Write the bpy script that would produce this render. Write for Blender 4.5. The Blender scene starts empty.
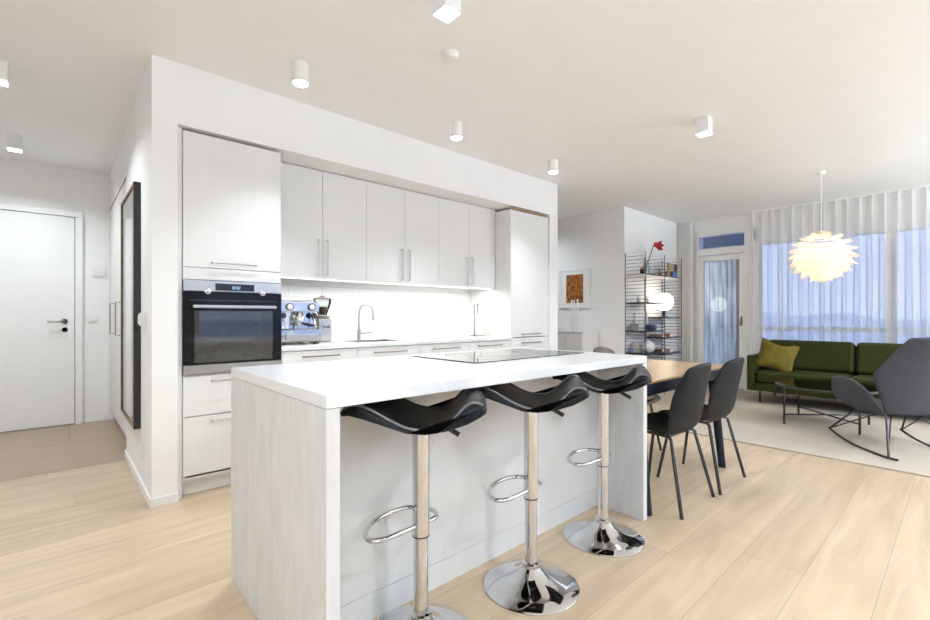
import bpy, bmesh, math, random
from mathutils import Vector, Matrix
random.seed(7)
R = math.radians
PI = math.pi
sc = bpy.context.scene
COL = sc.collection

# ------------------------------------------------------------------ camera
cd = bpy.data.cameras.new('camera')
cam = bpy.data.objects.new('camera', cd)
COL.objects.link(cam)
cam.location = (0, 0, 1.14)
cam.rotation_euler = (R(90), 0, R(47.927 - 90))
cd.sensor_width = 36.0
cd.lens = 36.0 * 452.3 / 930
cd.shift_y = 6.28 / 930
cd.clip_start = 0.05
cd.clip_end = 2000
sc.camera = cam

# ------------------------------------------------------------------ colour management and sampling
sc.view_settings.view_transform = 'Standard'
sc.view_settings.look = 'None'
sc.view_settings.exposure = 0.06
sc.view_settings.gamma = 1.0
sc.view_settings.use_curve_mapping = False
cy = sc.cycles
cy.max_bounces = 10
cy.diffuse_bounces = 6
cy.glossy_bounces = 5
cy.transmission_bounces = 6
cy.transparent_max_bounces = 16
cy.caustics_reflective = False
cy.caustics_refractive = False
cy.sample_clamp_indirect = 6.0
cy.use_denoising = True

# ------------------------------------------------------------------ world: blue dusk sky
W = bpy.data.worlds.new('dusk_sky')
sc.world = W
W.use_nodes = True
wn, wl = W.node_tree.nodes, W.node_tree.links
wn.clear()
wo = wn.new('ShaderNodeOutputWorld')
wb = wn.new('ShaderNodeBackground')
wt = wn.new('ShaderNodeTexCoord')
ws = wn.new('ShaderNodeSeparateXYZ')
wr = wn.new('ShaderNodeValToRGB')
e = wr.color_ramp.elements
e[0].position = 0.0; e[0].color = (0.50, 0.62, 0.95, 1)
e[1].position = 0.6; e[1].color = (0.28, 0.40, 0.78, 1)
m_ = e.new(0.2); m_.color = (0.38, 0.52, 0.92, 1)
wl.new(wt.outputs['Generated'], ws.inputs[0])
wl.new(ws.outputs['Z'], wr.inputs[0])
wl.new(wr.outputs[0], wb.inputs[0])
wb.inputs[1].default_value = 1.7
wl.new(wb.outputs[0], wo.inputs[0])

# lamp powers, all in one place
P_ROUND, P_SQUARE, P_HALL, P_REAR, P_UP = 6.0, 8.0, 13.0, 26.0, 165.0
P_STRIP, P_PENDANT, P_GLOBE = 13.0, 85.0, 55.0
LAMP_COL = (0.84, 0.925, 1.0)


def area_light(name, loc, size, power, col, rot=(0, 0, 0), size_y=None, spread=180, shape=None, parent=None):
    l = bpy.data.lights.new(name, 'AREA')
    l.energy = power
    l.color = col
    l.shape = shape or ('RECTANGLE' if size_y else 'DISK')
    l.size = size
    if size_y:
        l.size_y = size_y
    l.spread = R(spread)
    o = bpy.data.objects.new(name, l)
    COL.objects.link(o)
    o.location = loc
    o.rotation_euler = rot
    if parent:
        o.parent = parent
        o.location = Vector(loc) - offset(parent)
    return o


# light portals: they only tell the renderer where the dusk sky comes in through the windows behind the camera
for nm_, loc_, sx_, sy_, rot_ in (('portal_south', (4.0, -3.62, 1.35), 4.0, 2.3, (R(90), 0, 0)), ('portal_west', (-1.92, -1.3, 1.45), 2.6, 1.9, (R(90), 0, R(-90))), ('portal_living', (8.35, 0.6, 1.25), 4.9, 2.4, (R(90), 0, R(90)))):
    area_light(nm_, loc_, sx_, 1.0, (1, 1, 1), rot_, size_y=sy_).data.cycles.is_portal = True


# ------------------------------------------------------------------ helpers
def offset(o):
    v = Vector((0, 0, 0))
    while o:
        v += Vector(o.location)
        o = o.parent
    return v


class MB:
    """collects shapes into one mesh (world or local coordinates)"""
    def __init__(s):
        s.bm = bmesh.new()
        s.bev = False

    def box(s, x0, y0, z0, x1, y1, z1, bev=0.0, seg=2):
        v = [s.bm.verts.new(p) for p in ((x0, y0, z0), (x1, y0, z0), (x1, y1, z0), (x0, y1, z0),
                                         (x0, y0, z1), (x1, y0, z1), (x1, y1, z1), (x0, y1, z1))]
        fs = [s.bm.faces.new([v[i] for i in q]) for q in
              ((0, 3, 2, 1), (4, 5, 6, 7), (0, 1, 5, 4), (1, 2, 6, 5), (2, 3, 7, 6), (3, 0, 4, 7))]
        if bev > 0:
            s.bev = True
            es = list({e for f in fs for e in f.edges})
            bmesh.ops.bevel(s.bm, geom=es, offset=bev, segments=seg, profile=0.5, affect='EDGES')
        return s

    def ring(s, pts):
        return [s.bm.verts.new(p) for p in pts]

    def bridge(s, a, b, closed=True):
        n = len(a)
        for i in range(n if closed else n - 1):
            j = (i + 1) % n
            try:
                s.bm.faces.new((a[i], a[j], b[j], b[i]))
            except ValueError:
                pass

    def cap(s, a, flip=False):
        try:
            s.bm.faces.new(a[::-1] if flip else a)
        except ValueError:
            pass

    def tube(s, pts, r, seg=10, closed=False, caps=True):
        pts = [Vector(p) for p in pts]
        n = len(pts)
        rs = r if isinstance(r, (list, tuple)) else [r] * n
        tang = []
        for i in range(n):
            a = pts[(i - 1) % n] if (closed or i > 0) else pts[i]
            b = pts[(i + 1) % n] if (closed or i < n - 1) else pts[i]
            tang.append((b - a).normalized())
        t = tang[0]
        up = Vector((0, 0, 1)) if abs(t.z) < 0.9 else Vector((1, 0, 0))
        nrm = (up - t * up.dot(t)).normalized()
        rings = []
        for i in range(n):
            t = tang[i]
            nrm = (nrm - t * nrm.dot(t)).normalized()
            bn = t.cross(nrm)
            rings.append(s.ring([pts[i] + (nrm * math.cos(2 * PI * k / seg) + bn * math.sin(2 * PI * k / seg)) * rs[i]
                                 for k in range(seg)]))
        for i in range(n - 1):
            s.bridge(rings[i], rings[i + 1])
        if closed:
            s.bridge(rings[-1], rings[0])
        elif caps:
            s.cap(rings[0], True)
            s.cap(rings[-1])
        return s

    def cyl(s, p0, p1, r, r2=None, seg=24):
        return s.tube([p0, p1], [r, r if r2 is None else r2], seg)

    def lathe(s, prof, c=(0, 0, 0), seg=40, axis='z'):
        rings = []
        for r, h in prof:
            pts = []
            for k in range(seg):
                a = 2 * PI * k / seg
                x, y = max(r, 1e-5) * math.cos(a), max(r, 1e-5) * math.sin(a)
                p = (x, y, h) if axis == 'z' else ((x, -h, y) if axis == 'y' else (h, x, y))
                pts.append((p[0] + c[0], p[1] + c[1], p[2] + c[2]))
            rings.append(s.ring(pts))
        for a, b in zip(rings, rings[1:]):
            s.bridge(a, b)
        s.cap(rings[0], True)
        s.cap(rings[-1])
        return s

    def prism(s, poly, h0, h1, axis='z'):
        """extrude a 2-D outline along an axis: z -> (x, y), y -> (x, z), x -> (y, z)"""
        f = {'z': lambda p, h: (p[0], p[1], h), 'y': lambda p, h: (p[0], h, p[1]), 'x': lambda p, h: (h, p[0], p[1])}[axis]
        a = s.ring([f(p, h0) for p in poly])
        b = s.ring([f(p, h1) for p in poly])
        s.bridge(a, b)
        s.cap(a, True)
        s.cap(b)
        return s

    def grid(s, rows):
        vs = [s.ring(r) for r in rows]
        for a, b in zip(vs, vs[1:]):
            s.bridge(a, b, closed=False)
        return s

    def sphere(s, c, r, sx=1, sy=1, sz=1, u=24, v=14):
        bmesh.ops.create_uvsphere(s.bm, u_segments=u, v_segments=v, radius=r,
                                  matrix=Matrix.Translation(c) @ Matrix.Diagonal((sx, sy, sz, 1)))
        return s


def smooth_path(pts, n=8, closed=False):
    pts = [Vector(p) for p in pts]
    out = []
    m = len(pts)
    for i in range(m if closed else m - 1):
        if closed:
            p0, p1, p2, p3 = pts[(i - 1) % m], pts[i], pts[(i + 1) % m], pts[(i + 2) % m]
        else:
            p0, p1, p2, p3 = pts[max(i - 1, 0)], pts[i], pts[i + 1], pts[min(i + 2, m - 1)]
        for k in range(n):
            t = k / n
            out.append(0.5 * ((2 * p1) + (p2 - p0) * t + (2 * p0 - 5 * p1 + 4 * p2 - p3) * t * t
                              + (3 * p1 - p0 - 3 * p2 + p3) * t ** 3))
    if not closed:
        out.append(pts[-1])
    return out


def link(name, mb, mat, parent=None, loc=None, smooth=True, angle=38):
    bm = mb.bm
    off = offset(parent) if parent else Vector(loc or (0, 0, 0))
    if off.length:
        bmesh.ops.translate(bm, verts=bm.verts, vec=-off)
    bmesh.ops.recalc_face_normals(bm, faces=bm.faces)
    me = bpy.data.meshes.new(name)
    bm.to_mesh(me)
    bm.free()
    if smooth:
        me.shade_smooth()
        me.set_sharp_from_angle(angle=R(angle))
    if mat:
        me.materials.append(mat)
    o = bpy.data.objects.new(name, me)
    COL.objects.link(o)
    if mb.bev and smooth:
        wn_ = o.modifiers.new('weighted_normals', 'WEIGHTED_NORMAL')
        wn_.keep_sharp = True
        wn_.weight = 100
    if parent:
        o.parent = parent
    else:
        o.location = off
    return o


def tag(o, label, cat, group=None, kind=None):
    o['label'] = label
    o['category'] = cat
    if group:
        o['group'] = group
    if kind:
        o['kind'] = kind
    return o


def thing(name, label, cat, loc=(0, 0, 0), group=None, kind=None):
    o = bpy.data.objects.new(name, None)
    o.empty_display_size = 0.1
    COL.objects.link(o)
    o.location = loc
    return tag(o, label, cat, group, kind)


def copy_tree(o, parent=None):
    c = o.copy()
    COL.objects.link(c)
    if parent:
        c.parent = parent
    for ch in list(o.children):
        copy_tree(ch, c)
    return c


def struct(name, mb, mat, label, cat, loc=None):
    return tag(link(name, mb, mat, None, loc), label, cat, kind='structure')


def mod_solid(o, t, off=0.0):
    m = o.modifiers.new('thickness', 'SOLIDIFY')
    m.thickness = t
    m.offset = off
    return o


def mod_sub(o, lv=2):
    m = o.modifiers.new('smooth', 'SUBSURF')
    m.levels = lv
    m.render_levels = lv
    return o


# ------------------------------------------------------------------ materials
def new_mat(name):
    m = bpy.data.materials.new(name)
    m.use_nodes = True
    n = m.node_tree.nodes
    n.clear()
    out = n.new('ShaderNodeOutputMaterial')
    return m, n, m.node_tree.links, out


def pm(name, col, rough=0.5, metal=0.0, var=0.05, scale=30.0, stretch=(1, 1, 1), bump=0.0, spec=0.5, coat=0.0, sheen=0.0, emit=None, estr=0.0):
    m, n, l, out = new_mat(name)
    b = n.new('ShaderNodeBsdfPrincipled')
    tc = n.new('ShaderNodeTexCoord')
    mp = n.new('ShaderNodeMapping')
    mp.inputs['Scale'].default_value = stretch
    nz = n.new('ShaderNodeTexNoise')
    nz.inputs['Scale'].default_value = scale
    nz.inputs['Detail'].default_value = 4
    l.new(tc.outputs['Object'], mp.inputs[0])
    l.new(mp.outputs[0], nz.inputs['Vector'])
    rp = n.new('ShaderNodeValToRGB')
    rp.color_ramp.elements[0].position = 0.3
    rp.color_ramp.elements[1].position = 0.7
    rp.color_ramp.elements[0].color = tuple(max(0, c * (1 - var)) for c in col) + (1,)
    rp.color_ramp.elements[1].color = tuple(min(1, c * (1 + var)) for c in col) + (1,)
    l.new(nz.outputs['Fac'], rp.inputs[0])
    l.new(rp.outputs[0], b.inputs['Base Color'])
    b.inputs['Roughness'].default_value = rough
    b.inputs['Metallic'].default_value = metal
    b.inputs['Specular IOR Level'].default_value = spec
    b.inputs['Coat Weight'].default_value = coat
    b.inputs['Sheen Weight'].default_value = sheen
    if emit:
        b.inputs['Emission Color'].default_value = emit + (1,)
        b.inputs['Emission Strength'].default_value = estr
    if bump:
        bp = n.new('ShaderNodeBump')
        bp.inputs['Strength'].default_value = bump
        bp.inputs['Distance'].default_value = 0.004
        l.new(nz.outputs['Fac'], bp.inputs['Height'])
        l.new(bp.outputs[0], b.inputs['Normal'])
    l.new(b.outputs[0], out.inputs[0])
    return m


def planks(name, c1, c2, mortar, width, row, gap, rough, grain=(1.2, 26, 1), gstr=0.35, axis_swap=False, bump=0.05):
    m, n, l, out = new_mat(name)
    b = n.new('ShaderNodeBsdfPrincipled')
    tc = n.new('ShaderNodeTexCoord')
    mp0 = n.new('ShaderNodeMapping')
    if axis_swap:
        mp0.inputs['Rotation'].default_value = (R(90), 0, 0)
    l.new(tc.outputs['Object'], mp0.inputs[0])
    br = n.new('ShaderNodeTexBrick')
    br.inputs['Scale'].default_value = 1
    br.inputs['Brick Width'].default_value = width
    br.inputs['Row Height'].default_value = row
    br.inputs['Mortar Size'].default_value = gap
    br.inputs['Mortar Smooth'].default_value = 0.2
    br.offset = 0.37
    br.inputs['Color1'].default_value = c1 + (1,)
    br.inputs['Color2'].default_value = c2 + (1,)
    br.inputs['Mortar'].default_value = mortar + (1,)
    src = mp0.outputs[0]
    if not axis_swap:        # every row of planks starts at its own random place
        sp = n.new('ShaderNodeSeparateXYZ')
        l.new(mp0.outputs[0], sp.inputs[0])
        dv = n.new('ShaderNodeMath'); dv.operation = 'DIVIDE'; dv.inputs[1].default_value = row
        fl_ = n.new('ShaderNodeMath'); fl_.operation = 'FLOOR'
        wn2 = n.new('ShaderNodeTexWhiteNoise'); wn2.noise_dimensions = '1D'
        ma = n.new('ShaderNodeMath'); ma.operation = 'MULTIPLY_ADD'; ma.inputs[1].default_value = width
        cb = n.new('ShaderNodeCombineXYZ')
        l.new(sp.outputs['Y'], dv.inputs[0])
        l.new(dv.outputs[0], fl_.inputs[0])
        l.new(fl_.outputs[0], wn2.inputs['W'])
        l.new(wn2.outputs['Value'], ma.inputs[0])
        l.new(sp.outputs['X'], ma.inputs[2])
        l.new(ma.outputs[0], cb.inputs['X'])
        l.new(sp.outputs['Y'], cb.inputs['Y'])
        l.new(sp.outputs['Z'], cb.inputs['Z'])
        src = cb.outputs[0]
        br.offset = 0.0
    l.new(src, br.inputs['Vector'])
    mp = n.new('ShaderNodeMapping')
    mp.inputs['Scale'].default_value = grain
    l.new(src, mp.inputs[0])
    nz = n.new('ShaderNodeTexNoise')
    nz.inputs['Scale'].default_value = 1.6
    nz.inputs['Detail'].default_value = 6
    nz.inputs['Distortion'].default_value = 0.6
    l.new(mp.outputs[0], nz.inputs['Vector'])
    rp = n.new('ShaderNodeValToRGB')
    rp.color_ramp.elements[0].position = 0.3
    rp.color_ramp.elements[1].position = 0.72
    rp.color_ramp.elements[0].color = (1 - gstr, 1 - gstr * 1.1, 1 - gstr * 1.25, 1)
    rp.color_ramp.elements[1].color = (1.0, 1.0, 1.0, 1)
    l.new(nz.outputs['Fac'], rp.inputs[0])
    mx = n.new('ShaderNodeMix')
    mx.data_type = 'RGBA'
    mx.blend_type = 'MULTIPLY'
    mx.inputs['Factor'].default_value = 1
    l.new(br.outputs['Color'], mx.inputs['A'])
    l.new(rp.outputs[0], mx.inputs['B'])
    l.new(mx.outputs['Result'], b.inputs['Base Color'])
    b.inputs['Roughness'].default_value = rough
    if bump:
        bp = n.new('ShaderNodeBump')
        bp.inputs['Strength'].default_value = bump
        bp.inputs['Distance'].default_value = 0.003
        bp.invert = True
        l.new(br.outputs['Fac'], bp.inputs['Height'])
        l.new(bp.outputs[0], b.inputs['Normal'])
    l.new(b.outputs[0], out.inputs[0])
    return m


def glass_mat(name, tint=(1, 1, 1), ior=1.45, rough=0.0):
    m, n, l, out = new_mat(name)
    t = n.new('ShaderNodeBsdfTransparent')
    t.inputs[0].default_value = tint + (1,)
    g = n.new('ShaderNodeBsdfGlossy')
    g.inputs['Roughness'].default_value = rough
    f = n.new('ShaderNodeFresnel')
    f.inputs[0].default_value = ior
    mx = n.new('ShaderNodeMixShader')
    l.new(f.outputs[0], mx.inputs[0])
    l.new(t.outputs[0], mx.inputs[1])
    l.new(g.outputs[0], mx.inputs[2])
    l.new(mx.outputs[0], out.inputs[0])
    return m


def emit_mat(name, col, strength):
    m, n, l, out = new_mat(name)
    em = n.new('ShaderNodeEmission')
    em.inputs[0].default_value = col + (1,)
    em.inputs[1].default_value = strength
    l.new(em.outputs[0], out.inputs[0])
    return m


def sheer_mat(name, col, clear, thr=0.5):
    m, n, l, out = new_mat(name)
    t = n.new('ShaderNodeBsdfTransparent')
    d = n.new('ShaderNodeBsdfDiffuse')
    d.inputs[0].default_value = col + (1,)
    tr = n.new('ShaderNodeBsdfTranslucent')
    tr.inputs[0].default_value = col + (1,)
    m1 = n.new('ShaderNodeMixShader')
    m1.inputs[0].default_value = thr
    l.new(d.outputs[0], m1.inputs[1])
    l.new(tr.outputs[0], m1.inputs[2])
    tc = n.new('ShaderNodeTexCoord')
    nz = n.new('ShaderNodeTexNoise')
    nz.inputs['Scale'].default_value = 60
    l.new(tc.outputs['Object'], nz.inputs['Vector'])
    mr = n.new('ShaderNodeMapRange')
    mr.inputs['To Min'].default_value = clear - 0.06
    mr.inputs['To Max'].default_value = clear + 0.06
    l.new(nz.outputs['Fac'], mr.inputs['Value'])
    m2 = n.new('ShaderNodeMixShader')
    l.new(mr.outputs[0], m2.inputs[0])
    l.new(m1.outputs[0], m2.inputs[1])
    l.new(t.outputs[0], m2.inputs[2])
    l.new(m2.outputs[0], out.inputs[0])
    return m


M = {}
M['wall'] = pm('white_wall_paint', (0.88, 0.875, 0.87), 0.75, var=0.012, scale=6)
M['ceil'] = pm('white_ceiling_paint', (0.90, 0.90, 0.895), 0.85, var=0.01, scale=5)
M['trim'] = pm('white_gloss_trim', (0.86, 0.86, 0.855), 0.4, var=0.01, scale=8)
M['cab'] = pm('white_cabinet_laminate', (0.77, 0.765, 0.755), 0.38, var=0.012, scale=9, stretch=(6, 6, 0.5))
M['cabgrey'] = pm('cabinet_carcass_white', (0.78, 0.78, 0.77), 0.45, var=0.01)
M['gap'] = pm('dark_grey_lining', (0.30, 0.29, 0.28), 0.7, var=0.05)  # dark grey, used on the entrance door threshold
M['island'] = pm('pale_concrete_laminate', (0.66, 0.66, 0.655), 0.5, var=0.07, scale=7, stretch=(3, 3, 0.8), bump=0.05)
M['worktop'] = pm('pale_stone_worktop', (0.80, 0.80, 0.80), 0.22, var=0.03, scale=60)
M['floor'] = planks('pale_oak_planks', (0.655, 0.51, 0.355), (0.565, 0.435, 0.30), (0.40, 0.29, 0.19), 2.2, 0.24, 0.0014, 0.36, grain=(0.9, 8, 1), gstr=0.24)
M['tile'] = planks('brown_hall_tiles', (0.43, 0.32, 0.225), (0.41, 0.305, 0.215), (0.26, 0.19, 0.13), 1.2, 0.9, 0.004, 0.4, grain=(1.5, 14, 1), gstr=0.18)
M['splash'] = planks('white_brick_tiles', (0.88, 0.88, 0.87), (0.86, 0.86, 0.85), (0.70, 0.70, 0.69), 0.30, 0.098, 0.003, 0.18, grain=(1, 1, 1), gstr=0.02, axis_swap=True, bump=0.3)
M['steel'] = pm('brushed_steel', (0.50, 0.48, 0.455), 0.28, 1.0, var=0.06, scale=30, stretch=(1, 30, 30))
M['steelwarm'] = pm('satin_nickel', (0.30, 0.26, 0.22), 0.32, 1.0, var=0.04)
M['chrome'] = pm('polished_chrome', (0.66, 0.66, 0.67), 0.05, 1.0, var=0.02)
M['blackglass'] = pm('black_glass', (0.012, 0.012, 0.014), 0.03, var=0.1, spec=0.6)
M['ovenglass'] = pm('oven_window_glass', (0.035, 0.033, 0.03), 0.02, var=0.1, spec=0.8, coat=0.5)
M['blackplastic'] = pm('black_plastic', (0.018, 0.018, 0.02), 0.35, var=0.1)
M['seatblack'] = pm('black_leatherette', (0.009, 0.009, 0.0095), 0.38, var=0.2, scale=120, bump=0.08, spec=0.12)
M['rim'] = pm('grey_seat_piping', (0.10, 0.10, 0.105), 0.35, var=0.1)
M['blackmetal'] = pm('black_powder_coat', (0.018, 0.018, 0.02), 0.42, var=0.15)
M['leather'] = pm('worn_black_leather', (0.009, 0.009, 0.0092), 0.55, var=0.35, scale=14, bump=0.1, spec=0.15)
M['brownleather'] = pm('dark_brown_leather', (0.06, 0.04, 0.028), 0.42, var=0.3, scale=14, bump=0.1)
M['tan'] = pm('tan_seat_light_and_tie', (0.55, 0.42, 0.28), 0.6, var=0.08, scale=40)
M['tablewood'] = planks('oak_table_top', (0.46, 0.30, 0.16), (0.42, 0.27, 0.14), (0.34, 0.21, 0.11), 3.0, 0.09, 0.0008, 0.28, grain=(1.4, 30, 1), gstr=0.25, bump=0)
M['navy'] = pm('dark_navy_lacquer', (0.008, 0.010, 0.020), 0.5, var=0.1, spec=0.25)
M['sofa'] = pm('olive_green_velvet', (0.020, 0.0225, 0.0022), 0.85, var=0.18, scale=60, bump=0.1, spec=0.2)
M['mustard'] = pm('mustard_olive_velvet', (0.105, 0.076, 0.009), 0.8, var=0.25, scale=10, bump=0.15, spec=0.2)
M['greyfab'] = pm('grey_wool_fabric', (0.058, 0.057, 0.068), 0.9, var=0.25, scale=140, bump=0.15, spec=0.2)
M['rug'] = pm('cream_wool_rug', (0.47, 0.415, 0.34), 0.95, var=0.08, scale=90, bump=0.5)
M['smoke'] = glass_mat('smoked_table_glass', (0.10, 0.10, 0.10), 1.6)
M['glass'] = glass_mat('clear_window_glass', (0.95, 0.97, 0.98))
M['vaseglass'] = glass_mat('clear_vase_glass', (0.90, 0.93, 0.92), 1.3)
M['sheer'] = sheer_mat('white_sheer_voile', (0.93, 0.92, 0.91), 0.47, 0.42)
M['drape'] = sheer_mat('white_gathered_voile', (0.92, 0.90, 0.88), 0.12, 0.30)
M['greydrape'] = sheer_mat('grey_curtain_cloth', (0.30, 0.31, 0.33), 0.06, 0.2)
M['petal'] = sheer_mat('warm_white_lamp_foil', (0.95, 0.88, 0.74), 0.02, 0.42)
M['mirror'] = pm('silvered_mirror', (0.88, 0.88, 0.88), 0.01, 1.0, var=0.005)
M['blackwood'] = pm('black_stained_wood', (0.012, 0.013, 0.016), 0.4, var=0.3, scale=12, stretch=(8, 8, 1), bump=0.1)
M['oakedge'] = pm('oak_edge', (0.30, 0.19, 0.09), 0.5, var=0.15, scale=20)
M['lamp_on'] = emit_mat('lit_lamp_diffuser', (1.0, 0.96, 0.90), 9.0)
M['strip_on'] = emit_mat('lit_led_strip', (1.0, 0.97, 0.92), 5.0)
M['bulb'] = emit_mat('lit_warm_bulb', (1.0, 0.78, 0.48), 7.0)
M['globe'] = emit_mat('lit_opal_globe', (1.0, 0.88, 0.70), 6.0)
M['display'] = emit_mat('lit_clock_digits', (0.45, 0.70, 1.0), 1.6)
M['whiteplastic'] = pm('white_plastic', (0.82, 0.82, 0.81), 0.35, var=0.01)
M['paper'] = pm('white_paper', (0.86, 0.86, 0.85), 0.9, var=0.01)
M['porcelain'] = pm('white_porcelain', (0.80, 0.79, 0.77), 0.25, var=0.02)
M['concrete'] = pm('weathered_balcony_boards', (0.55, 0.58, 0.58), 0.8, var=0.5, scale=4, stretch=(2, 5, 0.35))
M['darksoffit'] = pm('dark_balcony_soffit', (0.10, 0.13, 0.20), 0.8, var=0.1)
M['snow'] = pm('snowy_ground', (0.88, 0.90, 0.93), 0.9, var=0.1, scale=0.03)
M['hill'] = pm('far_hillside', (0.86, 0.90, 0.96), 0.95, var=0.12, scale=0.02)

# ------------------------------------------------------------------ the room shell
H = 2.70
KY = 3.25            # plane of the kitchen front wall and of the wall behind the shelves
XW = 7.88            # inside of the window wall
XH = 0.42            # hall side of the kitchen wall
YS, XE = -3.5, -1.8  # rear walls

struct('floor', MB().box(XE, YS, -0.10, XW + 0.3, 4.45, 0.0), M['floor'], 'pale oak plank floor running through kitchen and living room', 'floor')
struct('floor_hall', MB().box(XE, 4.45, -0.10, 6.0, 6.33, 0.0), M['tile'], 'brown tiled floor in front of the entrance door', 'floor')
struct('ceiling', MB().box(XE - .1, YS - .1, H, XW + 0.3, 6.43, H + 0.12), M['ceil'], 'white painted ceiling over the whole room', 'ceiling')
# hall wall with the mirror (ends where the wardrobe begins) and kitchen front wall
w = MB()
w.box(XH, KY, 0, 0.553, 4.58, H)
w.box(0.553, KY, 2.325, 4.268, 3.29, H)               # bulkhead over the cabinets
w.box(0.553, 3.29, 2.325, 4.42, 3.93, 2.40)           # top of the niche
w.box(0.553, 3.29, 2.40, 4.42, 3.93, H)
w.box(4.268, KY, 0, 4.415, 4.10, H)                   # end pier by the passage
w.box(0.553, 3.93, 0, 4.268, 4.10, H)                 # back wall of the niche
struct('wall_kitchen', w, M['wall'], 'white wall and bulkhead framing the kitchen cabinet niche', 'wall')
struct('wall_hall', MB().box(XE - .1, 6.33, 0, 6.0, 6.43, H), M['wall'], 'white end wall of the hall around the entrance door', 'wall')
struct('wall_shelf', MB().box(5.98, KY, 0, XW + .3, 6.43, H), M['wall'], 'white wall block with the framed picture and wire shelves', 'wall')
w = MB()
w.box(XE - .1, YS - .1, 0, XE, -2.6, H)
w.box(XE - .1, -2.6, 0, XE, 0.0, 0.5)
w.box(XE - .1, -2.6, 2.4, XE, 0.0, H)
w.box(XE - .1, 0.0, 0, XE, 6.43, H)
struct('wall_west', w, M['wall'], 'white wall on the hall side behind the viewer', 'wall')
w = MB()
w.box(XE - .1, YS - .1, 0, 2.0, YS, H)
w.box(2.0, YS - .1, 0, 6.0, YS, 0.2)
w.box(2.0, YS - .1, 2.5, 6.0, YS, H)
w.box(6.0, YS - .1, 0, XW + .3, YS, H)
struct('wall_south', w, M['wall'], 'white window wall behind the viewer', 'wall')
# window wall
w = MB()
w.box(XW, 3.0, 0, XW + .3, KY + .1, H)
w.box(XW, -1.9, 2.49, XW + .3, 3.0, H)
w.box(XW, -1.9, 2.29, XW + .3, 2.17, 2.49)
w.box(XW, 2.13, 0, XW + .3, 2.24, 2.49)
w.box(XW, -1.9, 0, XW + .3, 2.13, 0.50)
w.box(XW, YS - .1, 0, XW + .3, -1.9, H)
struct('wall_window', w, M['wall'], 'white wall around the balcony door and the wide window', 'wall')

# baseboards
b = MB()
b.box(XH - 0.012, KY - 0.012, 0, XH, 4.58, 0.055, 0.002)
b.box(XH + 0.0005, KY - 0.012, 0, 0.556, KY, 0.055, 0.002)
struct('baseboard_kitchen', b, M['trim'], 'white baseboard round the foot of the mirror wall', 'baseboard')
b = MB()
b.box(5.968, KY - 0.012, 0, XW, KY, 0.06, 0.002)
b.box(5.968, KY, 0, 5.98, 6.33, 0.06, 0.002)
struct('baseboard_shelf', b, M['trim'], 'white baseboard along the wall behind the wire shelves', 'baseboard')
struct('baseboard_hall', MB().box(0.215, 6.318, 0, 0.48, 6.33, 0.03, 0.002), M['trim'], 'white baseboard between entrance door and wardrobe', 'baseboard')

# entrance door
d = thing('door_1', 'plain white entrance door with steel lever handle', 'door', (-0.4, 6.33, 0), kind='structure')
c = MB()
c.box(0.145, 6.29, 0, 0.205, 6.33, 2.184, 0.002)
c.box(-1.045, 6.29, 0, -0.985, 6.33, 2.184, 0.002)
c.box(-1.045, 6.29, 2.185, 0.205, 6.33, 2.245, 0.004)
link('door_frame', c, M['trim'], d)
leaf = link('door_leaf', MB().box(-0.98, 6.302, 0.012, 0.14, 6.328, 2.18, 0.003), M['trim'], d)
link('threshold', MB().box(-0.98, 6.29, 0.0, 0.14, 6.328, 0.012), M['gap'], d)
hd = MB()
hd.lathe([(0.026, -0.012), (0.026, 0.0)], (0.062, 6.302, 1.085), 20, 'y')
hd.tube(smooth_path([(0.062, 6.30, 1.085), (0.062, 6.262, 1.085), (0.045, 6.25, 1.085), (-0.075, 6.25, 1.085)], 5), 0.009, 10)
link('door_handle', hd, M['steelwarm'], d)
link('lock_cylinder', MB().lathe([(0.024, -0.014), (0.024, 0.0)], (0.062, 6.302, 1.0), 20, 'y'), M['steelwarm'], d)
link('name_plate', MB().box(-0.07, 6.298, 0.912, 0.088, 6.303, 0.955, 0.001), M['cabgrey'], d)

# balcony door with transom
d = thing('door_2', 'white glazed balcony door with a narrow window above', 'door', (XW, 2.62, 0), kind='structure')
f = MB()
x0, x1 = XW - 0.02, XW + 0.10
for y0, y1 in ((2.24, 2.29), (2.965, 3.0)):
    f.box(x0, y0, 0, x1, y1, 2.49, 0.003)
f.box(x0, 2.29, 2.44, x1, 2.965, 2.49, 0.003)
f.box(x0, 2.29, 2.13, x1, 2.965, 2.235, 0.003)
link('door_frame', f, M['trim'], d)
link('transom_pane', MB().box(XW + .05, 2.29, 2.235, XW + .06, 2.965, 2.44), M['glass'], d)
f = MB()
f.box(x0 + .015, 2.292, 0.02, x1 - .03, 2.365, 2.115, 0.004)
f.box(x0 + .015, 2.89, 0.02, x1 - .03, 2.963, 2.115, 0.004)
f.box(x0 + .015, 2.365, 2.03, x1 - .03, 2.89, 2.115, 0.004)
f.box(x0 + .015, 2.365, 0.02, x1 - .03, 2.89, 0.14, 0.004)
dl = link('door_leaf', f, M['trim'], d)
link('door_pane', MB().box(XW + .03, 2.36, 0.14, XW + .045, 2.895, 2.03), M['glass'], dl)
hd = MB()
hd.box(XW - 0.012, 2.318, 1.00, XW - 0.004, 2.342, 1.14, 0.002)
hd.tube(smooth_path([(XW - .01, 2.33, 1.10), (XW - .05, 2.33, 1.10), (XW - .055, 2.335, 1.09), (XW - .055, 2.335, 0.99)], 4), 0.008, 8)
link('door_handle', hd, M['steelwarm'], dl)

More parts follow.
